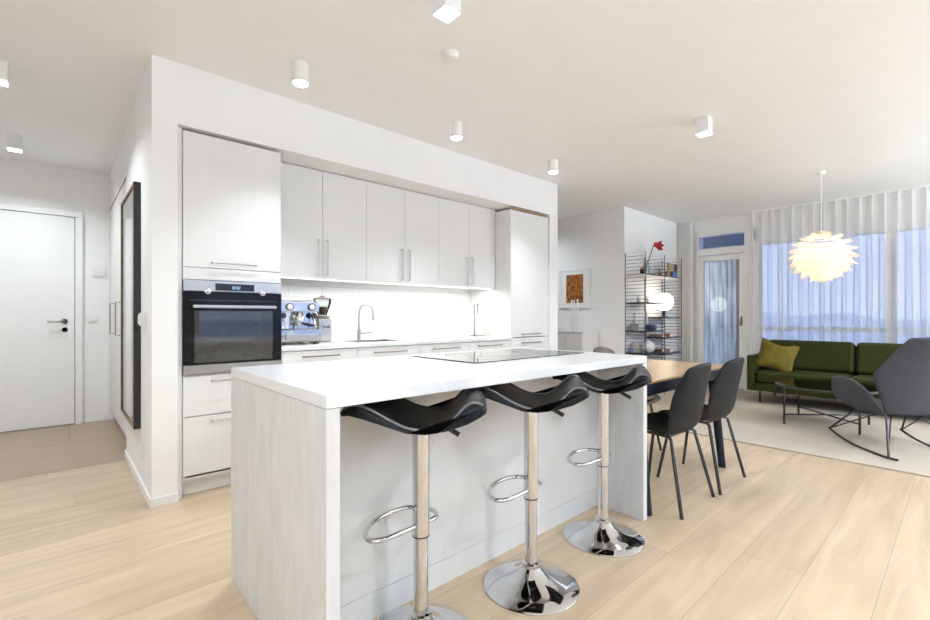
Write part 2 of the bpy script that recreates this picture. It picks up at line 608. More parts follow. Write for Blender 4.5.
# wide window
d = thing('window_1', 'wide living room window with white mullions behind sheer curtain', 'window', (XW, 0.1, 0), kind='structure')
f = MB()
x0, x1 = XW - 0.01, XW + 0.10
f.box(x0, -1.9, 2.23, x1, 2.13, 2.29, 0.003)
f.box(x0, -1.9, 0.50, x1, 2.13, 0.56, 0.003)
f.box(x0, -1.9, 0.93, x1, 2.13, 0.99, 0.003)
for y in (2.085, 0.60, -0.60, -1.9):
    wd = 0.085 if y == 0.60 else 0.05
    f.box(x0 - (0.05 if y == 0.60 else 0), y, 0.56, x1, y + wd, 2.23, 0.003)
link('window_frame', f, M['trim'], d)
for y0, y1 in ((0.685, 2.085), (-0.55, 0.60), (-1.85, -0.60)):
    link('pane', MB().box(XW + .05, y0, 0.99, XW + .06, y1, 2.23), M['glass'], d)
    link('pane', MB().box(XW + .05, y0, 0.56, XW + .06, y1, 0.93), M['glass'], d)
# windows behind the viewer; the hall-side one is added to let in light
for nm, lab, horiz in (('window_2', 'wide window behind the viewer', True), ('window_3', 'added second window behind the viewer on the hall side, for fill light', False)):
    d = thing(nm, lab, 'window', (3.2, YS, 0.5) if horiz else (XE, -1.3, 0.5), kind='structure')
    f = MB()
    if horiz:
        f.box(2.0, YS - .08, .2, 6.0, YS - .02, .26).box(2.0, YS - .08, 2.44, 6.0, YS - .02, 2.5)
        for x in (2.0, 3.97, 5.94):
            f.box(x, YS - .08, .26, x + .06, YS - .02, 2.44)
        link('window_frame', f, M['trim'], d)
        link('pane', MB().box(2.0, YS - .055, .2, 6.0, YS - .05, 2.5), M['glass'], d)
    else:
        f.box(XE - .08, -2.6, .5, XE - .02, 0, .56).box(XE - .08, -2.6, 2.34, XE - .02, 0, 2.4)
        for y in (-2.6, -1.33, -.06):
            f.box(XE - .08, y, .56, XE - .02, y + .06, 2.34)
        link('window_frame', f, M['trim'], d)
        link('pane', MB().box(XE - .055, -2.6, .5, XE - .05, 0, 2.4), M['glass'], d)

# ------------------------------------------------------------------ outside
tag(link('balcony_slab', MB().box(XW + .3, -4, -0.25, XW + 2.2, 5.0, -0.03, 0.01), M['concrete']), 'balcony floor slab beyond the glazed door', 'balcony', kind='structure')
tag(link('balcony_soffit', MB().box(XW + .3, -4, 2.50, XW + 2.2, 5.0, 2.75, 0.01), M['darksoffit']), 'dark underside of the balcony above', 'balcony', kind='structure')
bp = thing('balcony_partition', 'weathered pale blue board partition outside the balcony door', 'partition', (9.5, 3.4, 0))
for i in range(8):
    y = 2.90 + i * 0.16
    link('board', MB().box(9.5, y, 0.0, 9.53, y + 0.155, 2.48, 0.004), M['concrete'], bp)
link('post', MB().box(9.46, 2.83, 0.0, 9.54, 2.89, 2.48, 0.005), M['steelwarm'], bp)
struct('ground', MB().box(30, -1500, -12.2, 1600, 1500, -12.0), M['snow'], 'snowy dusk landscape far below the window', 'ground')
hb = MB()
rows_lo, rows_hi = [], []
for i in range(121):
    y = -1300 + i * 22
    hgt = -1 + 4 * math.sin(i * 0.21) + 3 * math.sin(i * 0.57 + 1) + 4 * math.sin(i * 1.3)
    rows_lo.append((700, y, -12.1))
    rows_hi.append((790, y, max(-3, hgt)))
hb.grid([rows_lo, rows_hi, [(p[0] + 300, p[1], -12.1) for p in rows_lo]])
struct('hills', hb, M['hill'], 'low blue hills on the horizon beyond the window', 'hills')

# ------------------------------------------------------------------ ceiling lamps
def ceiling_lamp(x, y, shape, label, power, group, spread=150):
    t = thing('ceiling_spotlight', label, 'ceiling light', (x, y, 2.58), group)
    r = 0.048
    b = MB()
    if shape == 'round':
        b.lathe([(r - .006, 0.004), (r, 0.0), (r, 0.12)], (x, y, 2.58), 40)
        link('lamp_housing', b, M['whiteplastic'], t)
        link('lamp_lens', MB().lathe([(r - .006, -0.003), (r - .004, 0.003)], (x, y, 2.579), 32), M['lamp_on'], t)
    else:
        b.box(x - r, y - r, 2.58, x + r, y + r, 2.70, 0.002)
        link('lamp_housing', b, M['whiteplastic'], t)
        link('lamp_lens', MB().box(x - r + .004, y - r + .004, 2.576, x + r - .004, y + r - .004, 2.582, 0.001), M['lamp_on'], t)
    area_light('lamp_light', (x, y, 2.57), 0.09, power, LAMP_COL, spread=spread, parent=t)
    return t


ceiling_lamp(1.12, 2.76, 'round', 'white round ceiling spotlight above the oven end of the kitchen', P_ROUND, 'round kitchen spotlights', 88)
ceiling_lamp(2.40, 2.76, 'round', 'white round ceiling spotlight in front of the middle wall cabinets', P_ROUND, 'round kitchen spotlights', 88)
ceiling_lamp(3.69, 2.77, 'round', 'white round ceiling spotlight next to the tall end cabinet', P_ROUND, 'round kitchen spotlights', 88)
ceiling_lamp(1.38, 1.66, 'square', 'white square ceiling spotlight over the island, cut by the top of the photo', P_SQUARE, 'square room spotlights')
ceiling_lamp(3.80, 1.39, 'square', 'white square ceiling spotlight above the dining chairs', P_SQUARE, 'square room spotlights')
ceiling_lamp(-0.27, 3.98, 'square', 'white square hall spotlight cut by the left edge of the photo', P_HALL, 'square hall spotlights')
ceiling_lamp(-0.27, 5.52, 'square', 'white square hall spotlight just before the entrance door', P_HALL, 'square hall spotlights')
for i, (x, y) in enumerate(((1.38, -0.9), (3.80, -1.1), (-0.9, 0.9), (6.2, -1.4), (1.4, -2.6), (3.8, -2.6), (-0.9, -1.3))):  # added unseen spotlights that fill the room with light
    ceiling_lamp(x, y, 'square', 'added white square fill spotlight behind or beside the viewer', P_REAR * (0.75 if i in (2, 6) else 1), 'added spotlights outside the view', 170)
ceiling_lamp(5.2, 4.75, 'round', 'added white round fill spotlight in the passage behind the kitchen pier', P_HALL, 'added passage spotlight', 160)  # added unseen lamp that lights the picture wall
area_light('balcony_fill_light', (8.75, 3.9, 2.40), 0.25, 20.0, (0.95, 0.97, 1.0))  # added unseen lamp that brightens the balcony partition
def uplighter(x, y, label, k=1.0):  # added lamps out of view, throwing fill light on the ceiling
    t = thing('added_uplighter', label, 'added fill lamp', (x, y, 0), 'added uplighters outside the view')
    link('base', MB().lathe([(0.15, 0), (0.15, 0.012), (0.03, 0.03)], (x, y, 0), 40), M['steel'], t)
    link('pole', MB().cyl((x, y, 0.02), (x, y, 1.70), 0.012, None, 16), M['steel'], t)
    link('bowl', MB().lathe([(0.02, 1.70), (0.10, 1.72), (0.17, 1.80), (0.165, 1.80), (0.095, 1.73), (0.02, 1.715)], (x, y, 0), 40), M['steel'], t)
    link('lamp_lens', MB().lathe([(0.14, 1.775), (0.14, 1.78)], (x, y, 0), 40), M['lamp_on'], t)
    area_light('fill_uplight', (x, y, 1.81), 0.26, P_UP * k, (0.78, 0.90, 1.0), (R(180), 0, 0), parent=t)


uplighter(-1.1, -2.2, 'added unseen steel fill uplighter in the corner behind the viewer')
uplighter(3.1, -3.0, 'added unseen steel fill uplighter before the middle of the rear window')
uplighter(6.4, -3.1, 'added unseen steel fill uplighter in the living room corner outside the photo', 4.0)
sd = thing('smoke_detector', 'small flat white smoke detector on the ceiling over the island', 'smoke detector', (1.74, 2.06, 2.665))
link('detector_base', MB().lathe([(0.05, 0.022), (0.055, 0.035)], (1.74, 2.06, 2.665), 32), M['whiteplastic'], sd)
link('detector_cap', MB().lathe([(0.03, 0.0), (0.044, 0.006), (0.047, 0.022)], (1.74, 2.06, 2.665), 32), M['whiteplastic'], sd)

# ------------------------------------------------------------------ hall things
t = thing('wall_mirror', 'tall wall mirror in a deep black wooden frame in the hall', 'mirror', (0.40, 4.12, 0.385))
y0, y1, z0, z1, xf = 3.715, 4.52, 0.385, 2.04, 0.38
f = MB()
f.box(xf, y0, z0, XH, y0 + .02, z1, 0.001).box(xf, y1 - .02, z0, XH, y1, z1, 0.001)
f.box(xf, y0 + .02, z0, XH, y1 - .02, z0 + .02, 0.001).box(xf, y0 + .02, z1 - .02, XH, y1 - .02, z1, 0.001)
fr = link('mirror_frame', f, M['blackwood'], t)
f = MB()
f.box(xf - .002, y0 + .004, z0 + .004, xf + .002, y0 + .02, z1 - .004).box(xf - .002, y1 - .022, z0 + .004, xf + .002, y1 - .004, z1 - .004)
f.box(xf - .002, y0 + .02, z0 + .004, xf + .002, y1 - .022, z0 + .022).box(xf - .002, y0 + .02, z1 - .022, xf + .002, y1 - .022, z1 - .004)
link('frame_edge', f, M['oakedge'], fr)
link('mirror_glass', MB().box(xf + .006, y0 + .018, z0 + .018, XH - .004, y1 - .018, z1 - .018), M['mirror'], t)

wd = thing('wardrobe', 'white built-in hall wardrobe with slim bar handles beside the mirror', 'wardrobe', (0.45, 5.45, 0))
link('carcass', MB().box(0.452, 4.585, 0.12, 0.553, 6.328, 2.31), M['cab'], wd)
link('plinth', MB().box(0.485, 4.585, 0, 0.553, 6.328, 0.12), M['cabgrey'], wd)
link('top_trim', MB().box(0.432, 4.585, 2.30, 0.553, 6.328, 2.315), M['oakedge'], wd)
for i, (a, bb, hy) in enumerate(((4.59, 5.165, 5.11), (5.17, 5.745, 5.22), (5.75, 6.32, 5.80))):
    dr = link('wardrobe_door', MB().box(0.434, a, 0.125, 0.452, bb, 2.298, 0.002), M['cab'], wd)
    if i:
        link('handle', MB().tube([(0.434, hy, 0.965), (0.40, hy, 0.965), (0.40, hy, 1.27), (0.434, hy, 1.27)], 0.005, 8), M['steelwarm'], dr)
tag(link('wall_fill', MB().box(0.432, 4.585, 2.317, 0.553, 6.328, H), M['wall']), 'white wall above the hall wardrobe', 'wall', kind='structure')
bpy.data.objects['wall_fill'].name = 'wall_wardrobe'


def wall_plate(name, label, cat, box, inner, loc, m='whiteplastic'):
    t = thing(name, label, cat, loc)
    link('plate', MB().box(*box, 0.003), M[m], t)
    for q in inner:
        link('rocker', MB().box(*q, 0.002), M[m], t)
    return t


wall_plate('intercom', 'white intercom panel on the wall right of the entrance door', 'intercom', (0.283, 6.305, 1.575, 0.393, 6.33, 1.683), [(0.30, 6.30, 1.60, 0.33, 6.306, 1.66)], (0.338, 6.33, 1.575))
wall_plate('light_switch', 'white light switch under the intercom by the entrance door', 'switch', (0.245, 6.315, 1.078, 0.325, 6.33, 1.158), [(0.255, 6.31, 1.088, 0.315, 6.316, 1.148)], (0.285, 6.33, 1.078))
wall_plate('light_switch', 'white switch on the wall edge right of the black framed mirror', 'switch', (XH - .03, 3.47, 1.08, XH, 3.55, 1.16), [(XH - .036, 3.48, 1.09, XH - .029, 3.54, 1.15)], (XH, 3.51, 1.08))
wall_plate('wall_outlet', 'small white outlet low on the wall under the mirror', 'outlet', (XH - .01, 3.62, 0.20, XH, 3.70, 0.28), [(XH - .014, 3.635, 0.215, XH - .009, 3.685, 0.265)], (XH, 3.66, 0.20))

# ------------------------------------------------------------------ kitchen run
CY = 3.275            # plane of the doors
DT = 0.019


def bar_handle_h(x0, x1, y, z, r=0.005, out=0.032):
    return MB().tube([(x0, y, z), (x0, y - out, z), (x1, y - out, z), (x1, y, z)], r, 8)


def bar_handle_v(x, z0, z1, y, r=0.0055, out=0.032):
    return MB().tube([(x, y, z0), (x, y - out, z0), (x, y - out, z1), (x, y, z1)], r, 8)


OX0, OX1 = 0.583, 1.187
t = thing('oven_cabinet', 'tall white cabinet holding the built-in oven with drawers below', 'cabinet', (0.885, 3.58, 0))
b = MB()
b.box(OX0, CY + DT + .001, 0.10, OX0 + .018, 3.92, 2.31)
b.box(OX1 - .018, CY + DT + .001, 0.10, OX1, 3.92, 2.31)
b.box(OX0 + .018, 3.90, 0.10, OX1 - .018, 3.92, 2.31)
for z in (0.10, 0.752, 1.383, 2.292):
    b.box(OX0 + .018, CY + DT + .001, z, OX1 - .018, 3.90, z + .018)
link('body', b, M['cabgrey'], t)
link('filler_strip', MB().box(0.5535, 3.285, 0.0, OX0 - .002, 3.31, 2.32), M['cab'], t)
link('plinth', MB().box(0.5535, 3.345, 0.0, OX1, 3.36, 0.125), M['cab'], t)
dr = link('door', MB().box(OX0 + .002, CY, 1.453, OX1 - .001, CY + DT, 2.305, 0.0015), M['cab'], t)
link('handle', bar_handle_h(0.745, 1.015, CY, 1.487), M['steel'], dr)
link('filler_panel', MB().box(OX0 + .002, CY, 1.374, OX1 - .001, CY + DT, 1.449, 0.0015), M['cab'], t)
for z0, z1, hz in ((0.508, 0.758, 0.725), (0.135, 0.502, 0.468)):
    dr = link('drawer', MB().box(OX0 + .002, CY, z0, OX1 - .001, CY + DT, z1, 0.0015), M['cab'], t)
    link('handle', bar_handle_h(0.745, 1.015, CY, hz), M['steel'], dr)

ov = thing('oven', 'built-in black glass oven with steel control panel and trim', 'oven', (0.885, 3.5, 0.772))
link('oven_body', MB().box(OX0 + .02, 3.30, 0.774, OX1 - .02, 3.85, 1.37), M['blackplastic'], ov)
OY = 3.262
cp = link('control_panel', MB().box(OX0 + .002, OY, 1.302, OX1 - .001, OY + .035, 1.37, 0.001), M['steel'], ov)
link('display_glass', MB().box(0.763, OY - .002, 1.308, 1.003, OY + .004, 1.354, 0.001), M['blackglass'], cp)
dg = MB()
seg = {'0': 'abcdef', '1': 'bc', '2': 'abged', '8': 'abcdefg'}


def digit(mb, ch, x, z, s):
    w_, h_, tk = 0.009 * s, 0.018 * s, 0.0018 * s
    P = {'a': (0, h_ - tk, w_, h_), 'd': (0, 0, w_, tk), 'g': (0, h_ / 2 - tk / 2, w_, h_ / 2 + tk / 2),
         'f': (0, h_ / 2, tk, h_), 'e': (0, 0, tk, h_ / 2), 'b': (w_ - tk, h_ / 2, w_, h_), 'c': (w_ - tk, 0, w_, h_ / 2)}
    for k in seg[ch]:
        a = P[k]
        mb.box(x + a[0], OY - .003, z + a[1], x + a[2], OY - .0018, z + a[3])


for i, ch in enumerate('1802'):
    digit(dg, ch, 0.858 + i * 0.014 + (0.004 if i > 1 else 0), 1.3195, 1.0)
link('display_digits', dg, M['display'], cp)
for x in (0.717, 1.053):
    k = MB()
    k.lathe([(0.021, 0.0), (0.020, 0.020), (0.017, 0.022)], (x, OY, 1.300), 28, 'y')
    kn = link('knob', k, M['chrome'], cp)
dr = MB()
dr.box(OX0 + .002, OY, 0.832, OX1 - .001, OY + .035, 1.299, 0.001)
od = link('oven_door', dr, pm('black_oven_glass', (0.008, 0.008, 0.009), 0.04, var=0.1, spec=0.22), ov)
link('door_window', MB().box(0.645, OY - .0015, 0.845, 1.125, OY + .002, 1.175, 0.0005), M['ovenglass'], od)
link('door_gap', MB().box(OX0 + .03, OY - .001, 1.240, OX1 - .03, OY + .002, 1.246), M['blackplastic'], od)
h_ = MB()
h_.box(0.630, OY - .045, 1.192, 1.137, OY - .030, 1.212, 0.003)
h_.box(0.65, OY - .032, 1.194, 0.67, OY + .001, 1.210).box(1.10, OY - .032, 1.194, 1.12, OY + .001, 1.210)
link('door_handle', h_, M['steel'], od)
link('steel_trim', MB().box(OX0 + .002, OY, 0.774, OX1 - .001, OY + .03, 0.829, 0.001), M['steel'], ov)

# base cabinets
names = ('next to the oven', 'under the sink', 'under the socket panel', 'under the paper towel holder')
hx = ((1.345, 1.628), (1.948, 2.256), (2.56, 2.87), (3.13, 3.455))
xs = [1.19, 1.797, 2.404, 3.011, 3.618]
for i in range(4):
    a, bb = xs[i] + .0015, xs[i + 1] - .0015
    t = thing('base_cabinet', 'white base cabinet with long drawer handle ' + names[i], 'cabinet', ((a + bb) / 2, 3.58, 0), 'white base cabinets under the counter')
    b = MB()
    b.box(a, CY + DT + .001, 0.10, a + .018, 3.90, 0.885 if i != 1 else 0.885)
    b.box(bb - .018, CY + DT + .001, 0.10, bb, 3.90, 0.885)
    b.box(a + .018, CY + DT + .001, 0.10, bb - .018, 3.90, 0.118)
    b.box(a + .018, 3.88, 0.118, bb - .018, 3.90, 0.885)
    link('body', b, M['cabgrey'], t)
    for z0, z1, hz in ((0.745, 0.884, 0.842), (0.45, 0.74, 0.70), (0.135, 0.445, 0.405)):
        dr = link('drawer', MB().box(a, CY, z0, bb, CY + DT, z1, 0.0015), M['cab'], t)
        link('handle', bar_handle_h(hx[i][0], hx[i][1], CY, hz), M['steelwarm'], dr)
    link('plinth', MB().box(a, 3.345, 0, bb, 3.36, 0.125), M['cab'], t)

# worktop with sink cut-out
w = MB()
wx0, wx1, wy0, wy1 = 1.189, 3.6185, 3.265, 3.92
sx0, sx1, sy0, sy1 = 1.85, 2.33, 3.40, 3.70
w.box(wx0, wy0, 0.89, sx0, wy1, 0.92).box(sx1, wy0, 0.89, wx1, wy1, 0.92)
w.box(sx0, wy0, 0.89, sx1, sy0, 0.92).box(sx0, sy1, 0.89, sx1, wy1, 0.92)
tag(link('kitchen_worktop', w, M['worktop'], None, (2.4, 3.6, 0.89)), 'pale worktop running along the wall from oven to tall cabinet', 'worktop')
t = thing('kitchen_sink', 'steel sink set into the pale wall worktop', 'sink', (2.09, 3.55, 0.75))
b = MB()
b.box(sx0 + .003, sy0 + .003, 0.76, sx1 - .003, sy1 - .003, 0.765)
b.box(sx0 + .002, sy0 + .002, 0.76, sx0 + .006, sy1 - .002, 0.92).box(sx1 - .006, sy0 + .002, 0.76, sx1 - .002, sy1 - .002, 0.92)
b.box(sx0 + .006, sy0 + .002, 0.76, sx1 - .006, sy0 + .006, 0.92).box(sx0 + .006, sy1 - .006, 0.76, sx1 - .006, sy1 - .002, 0.92)
link('bowl', b, M['steel'], t)
b = MB()
b.box(sx0 - .012, sy0 - .012, 0.9205, sx1 + .012, sy0 + .006, 0.9235).box(sx0 - .012, sy1 - .006, 0.9205, sx1 + .012, sy1 + .012, 0.9235)
b.box(sx0 - .012, sy0 + .006, 0.9205, sx0 + .006, sy1 - .006, 0.9235).box(sx1 - .006, sy0 + .006, 0.9205, sx1 + .012, sy1 - .006, 0.9235)
link('rim', b, M['steel'], t)
link('drain', MB().lathe([(0.035, 0), (0.03, 0.004)], (2.09, 3.55, 0.765), 24), M['chrome'], t)
t = thing('kitchen_faucet', 'steel kitchen tap with high swan neck and side lever', 'faucet', (2.07, 3.75, 0.9205))
link('faucet_body', MB().lathe([(0.025, 0), (0.025, 0.006), (0.02, 0.01), (0.02, 0.10), (0.014, 0.105)], (2.07, 3.75, 0.9205), 24), M['steel'], t)
link('spout', MB().tube(smooth_path([(2.07, 3.75, 1.02), (2.07, 3.75, 1.17), (2.085, 3.735, 1.23), (2.12, 3.70, 1.245), (2.155, 3.665, 1.225), (2.165, 3.655, 1.18)], 6), 0.011, 12), M['steel'], t)
link('spray_head', MB().cyl((2.165, 3.655, 1.185), (2.168, 3.652, 1.10), 0.014, 0.017, 16), M['steel'], t)
link('lever', MB().tube([(2.085, 3.745, 0.985), (2.11, 3.735, 0.985), (2.19, 3.70, 0.992)], [0.013, 0.010, 0.006], 10), M['steel'], t)

# backsplash, led strip and wall cabinets
struct('trim_backsplash', MB().box(1.189, 3.921, 0.92, 3.6185, 3.93, 1.455), M['splash'], 'white brick tile backsplash glowing under the wall cabinets', 'backsplash', (1.189, 3.921, 0.92))
UY = 3.50
ux = [1.20, 2.005, 2.81, 3.615]
uh = ((1.545, 1.635), (2.352, 2.442), (3.157, 3.247))
un = ('nearest the tall oven cabinet', 'in the middle of the row', 'next to the tall end cabinet')
for i in range(3):
    a, bb = ux[i] + .001, ux[i + 1] - .001
    t = thing('wall_cabinet', 'white two-door wall cabinet ' + un[i], 'cabinet', ((a + bb) / 2, 3.71, 1.44), 'white wall cabinets over the counter')
    b = MB()
    b.box(a, UY + DT + .001, 1.455, a + .018, 3.92, 2.322).box(bb - .018, UY + DT + .001, 1.455, bb, 3.92, 2.322)
    b.box(a + .018, UY + DT + .001, 1.455, bb - .018, 3.92, 1.473).box(a + .018, UY + DT + .001, 2.304, bb - .018, 3.92, 2.322)
    link('body', b, M['cabgrey'], t)
    mid = (a + bb) / 2
    for j, (c0, c1) in enumerate(((a, mid - .0015), (mid + .0015, bb))):
        dr = link('door', MB().box(c0, UY, 1.44, c1, UY + DT, 2.318, 0.0015), M['cab'], t)
        link('handle', bar_handle_v(uh[i][j] + (0.012 if j == 0 else -0.0), 1.475, 1.755, UY), M['steel'], dr)
t = thing('led_light_strip', 'thin lit strip under the wall cabinets', 'light strip', (2.4, 3.60, 1.445))
link('housing', MB().box(1.21, 3.565, 1.4445, 3.60, 3.595, 1.4545, 0.001), M['whiteplastic'], t)
link('diffuser', MB().box(1.21, 3.568, 1.4425, 3.60, 3.592, 1.4445), M['strip_on'], t)
area_light('strip_light', (2.405, 3.58, 1.441), 2.38, P_STRIP, (1, 0.97, 0.93), size_y=0.03, spread=170, parent=t)

# tall end cabinet
t = thing('tall_cabinet', 'tall white fridge cabinet at the far end of the kitchen', 'cabinet', (3.93, 3.58, 0))
TX0, TX1 = 3.62, 4.262
b = MB()
b.box(TX0, CY + .001, 0.10, TX0 + .018, 3.92, 2.295).box(TX1 - .018, CY + DT + .001, 0.10, TX1, 3.92, 2.295)
b.box(TX0 + .018, 3.90, 0.10, TX1 - .018, 3.92, 2.295).box(TX0 + .018, CY + DT + .001, 0.10, TX1 - .018, 3.90, 0.12)
b.box(TX0 + .018, CY + DT + .001, 2.28, TX1 - .018, 3.90, 2.295)
link('body', b, M['cab'], t)
link('vent_gap', MB().box(TX0 + .01, CY + .006, 2.299, TX1 - .08, CY + .02, 2.32), M['oakedge'], t)
dr = link('door', MB().box(TX0 + .02, CY, 0.913, TX1 - .002, CY + DT, 2.29, 0.0015), M['cab'], t)
link('handle', bar_handle_h(3.80, 4.085, CY, 0.945), M['steelwarm'], dr)
dr = link('door', MB().box(TX0 + .02, CY, 0.135, TX1 - .002, CY + DT, 0.905, 0.0015), M['cab'], t)
link('handle', bar_handle_h(3.80, 4.085, CY, 0.85), M['steelwarm'], dr)
link('plinth', MB().box(TX0, 3.345, 0, TX1, 3.36, 0.125), M['cab'], t)

# socket strip
t = thing('wall_socket', 'white triple socket on the backsplash', 'socket', (3.35, 3.92, 1.07))
link('plate', MB().box(3.235, 3.909, 1.075, 3.475, 3.921, 1.16, 0.003), M['whiteplastic'], t)
for i in range(3):
    link('socket_insert', MB().lathe([(0.03, 0), (0.03, 0.003), (0.022, 0.0035), (0.02, -0.004)], (3.275 + i * .08, 3.9088, 1.117), 24, 'y'), M['cabgrey'], t)

# paper towel holder
t = thing('paper_towel_holder', 'steel paper towel holder with white roll on the wall worktop', 'paper towel holder', (3.44, 3.62, 0.9205))
link('base_plate', MB().lathe([(0.085, 0), (0.085, 0.006), (0.08, 0.009)], (3.44, 3.62, 0.9205), 36), M['steelwarm'], t)
link('side_rod', MB().cyl((3.385, 3.60, 0.929), (3.385, 3.60, 1.27), 0.007, None, 12), M['steelwarm'], t)
link('centre_rod', MB().cyl((3.455, 3.62, 0.929), (3.455, 3.62, 1.27), 0.007, None, 12), M['steelwarm'], t)
link('top_arm', MB().tube([(3.455, 3.62, 1.268), (3.49, 3.60, 1.285), (3.56, 3.585, 1.288)], 0.006, 10), M['steelwarm'], t)
link('finial', MB().sphere((3.455, 3.62, 1.275), 0.014, 1, 1, 1.4, 16, 10), M['steelwarm'], t)
tag(link('paper_towel_roll', MB().lathe([(0.010, 0), (0.052, 0.0), (0.052, 0.235), (0.010, 0.235)], (3.455, 3.62, 0.931), 36), M['paper'], None, (3.455, 3.62, 0.931)), 'white paper towel roll on the steel holder', 'paper towel')

# ------------------------------------------------------------------ espresso machine and grinder
ex0, ex1, ey0, ey1, ez = 1.255, 1.570, 3.43, 3.82, 0.9205
t = thing('espresso_machine', 'chrome lever espresso machine with two gauges beside the oven', 'espresso machine', (1.41, 3.62, ez))
b = MB()
b.box(ex0, ey0 + .14, ez + .115, ex1, ey1, ez + .30, 0.006)
b.box(ex0, ey0 + .06, ez + .255, ex1, ey0 + .16, ez + .33, 0.006)
link('body', b, M['chrome'], t)
link('front_panel', MB().box(ex0 + .012, ey0 + .134, ez + .12, ex1 - .012, ey0 + .141, ez + .252, 0.002), M['chrome'], t)
link('base', MB().box(ex0, ey0 + .02, ez + .022, ex1, ey1, ez + .113, 0.005), M['chrome'], t)
link('drip_tray', MB().box(ex0 + .03, ey0, ez + .045, ex1 - .03, ey0 + .13, ez + .085, 0.003), M['steel'], t)
g = MB()
for i in range(12):
    x = ex0 + .04 + i * .021
    g.box(x, ey0 + .01, ez + .085, x + .012, ey0 + .125, ez + .089)
link('drip_grille', g, M['chrome'], t)
r_ = MB()
r_.tube([(ex0 + .01, ey0 + .10, ez + .345), (ex1 - .01, ey0 + .10, ez + .345), (ex1 - .01, ey1 - .01, ez + .345), (ex0 + .01, ey1 - .01, ez + .345)], 0.004, 8, closed=True)
for x in (ex0 + .01, ex1 - .01):
    r_.cyl((x, ey0 + .10, ez + .32), (x, ey0 + .10, ez + .345), 0.004, None, 8).cyl((x, ey1 - .01, ez + .29), (x, ey1 - .01, ez + .345), 0.004, None, 8)
link('cup_rail', r_, M['chrome'], t)
for x in (ex0 + .075, ex1 - .065):
    gg = link('pressure_gauge', MB().lathe([(0.029, -0.002), (0.029, 0.014), (0.025, 0.016)], (x, ey0 + .060, ez + .292), 28, 'y'), M['blackplastic'], t)
    link('gauge_face', MB().lathe([(0.022, 0.0165), (0.021, 0.0172)], (x, ey0 + .060, ez + .292), 24, 'y'), M['porcelain'], gg)
gh = MB()
gh.lathe([(0.036, 0.0), (0.036, 0.035), (0.028, 0.05), (0.022, 0.075)], (1.415, ey0 + .075, ez + .180), 28)
gh.cyl((1.415, ey0 + .075, ez + .215), (1.415, ey0 + .15, ez + .215), 0.024, None, 20)
link('group_head', gh, M['chrome'], t)
pf = MB()
pf.lathe([(0.030, 0), (0.034, 0.006), (0.034, 0.03)], (1.415, ey0 + .075, ez + .148), 28)
pf.cyl((1.415, ey0 + .075, ez + .15), (1.415, ey0 + .072, ez + .12), 0.011, 0.007, 12)
p_ = link('portafilter', pf, M['chrome'], t)
link('portafilter_handle', MB().tube([(1.425, ey0 + .04, ez + .163), (1.44, ey0 - .0, ez + .158), (1.47, ey0 - .055, ez + .148)], [0.008, 0.014, 0.012], 12), M['blackplastic'], p_)
for x, z in ((ex0 + .035, ez + .225), (ex1 - .035, ez + .225)):
    v = MB()
    v.cyl((x, ey0 + .14, z), (x, ey0 + .085, z), 0.008, None, 12)
    v.lathe([(0.022, 0), (0.024, 0.006), (0.022, 0.016)], (x, ey0 + .09, z), 18, 'y')
    link('steam_valve_knob', v, M['blackplastic'], t)
    link('steam_wand', MB().tube(smooth_path([(x, ey0 + .13, z - .012), (x, ey0 + .10, z - .03), (x + (.012 if x > 1.4 else -.012), ey0 + .06, z - .10)], 5), 0.005, 8), M['chrome'], t)
for x in (ex0 + .03, ex1 - .03):
    for y in (ey0 + .05, ey1 - .03):
        link('foot', MB().lathe([(0.018, 0), (0.015, 0.023)], (x, y, ez), 16), M['blackplastic'], t)

gx, gy = 1.655, 3.62
t = thing('coffee_grinder', 'tall steel coffee grinder with funnel lid right of the espresso machine', 'coffee grinder', (gx, gy, ez))
link('body', MB().box(gx - .06, gy - .06, ez + .012, gx + .06, gy + .09, ez + .205, 0.012, 3), M['steel'], t)
link('base', MB().box(gx - .07, gy - .10, ez, gx + .07, gy + .10, ez + .012, 0.003), M['steel'], t)
link('collar', MB().lathe([(0.065, 0.0), (0.065, 0.012), (0.05, 0.02)], (gx, gy, ez + .205), 28), M['steelwarm'], t)
hp = link('bean_hopper', MB().lathe([(0.035, 0.0), (0.07, 0.10), (0.073, 0.135), (0.070, 0.135), (0.066, 0.10), (0.03, 0.004)], (gx, gy, ez + .225), 32), M['vaseglass'], t)
link('coffee_beans', MB().lathe([(0.028, 0.005), (0.052, 0.065), (0.03, 0.075), (0.0, 0.078)], (gx, gy, ez + .225), 28), pm('roasted_beans', (0.16, 0.055, 0.02), 0.4, var=0.5, scale=180, bump=0.6), hp)
link('lid', MB().lathe([(0.078, 0.0), (0.078, 0.008), (0.03, 0.016), (0.012, 0.03)], (gx, gy, ez + .362), 32), M['steelwarm'], t)
link('dosing_fork', MB().tube([(gx - .02, gy - .06, ez + .14), (gx - .02, gy - .10, ez + .13), (gx + .02, gy - .10, ez + .13), (gx + .02, gy - .06, ez + .14)], 0.004, 8), M['blackplastic'], t)

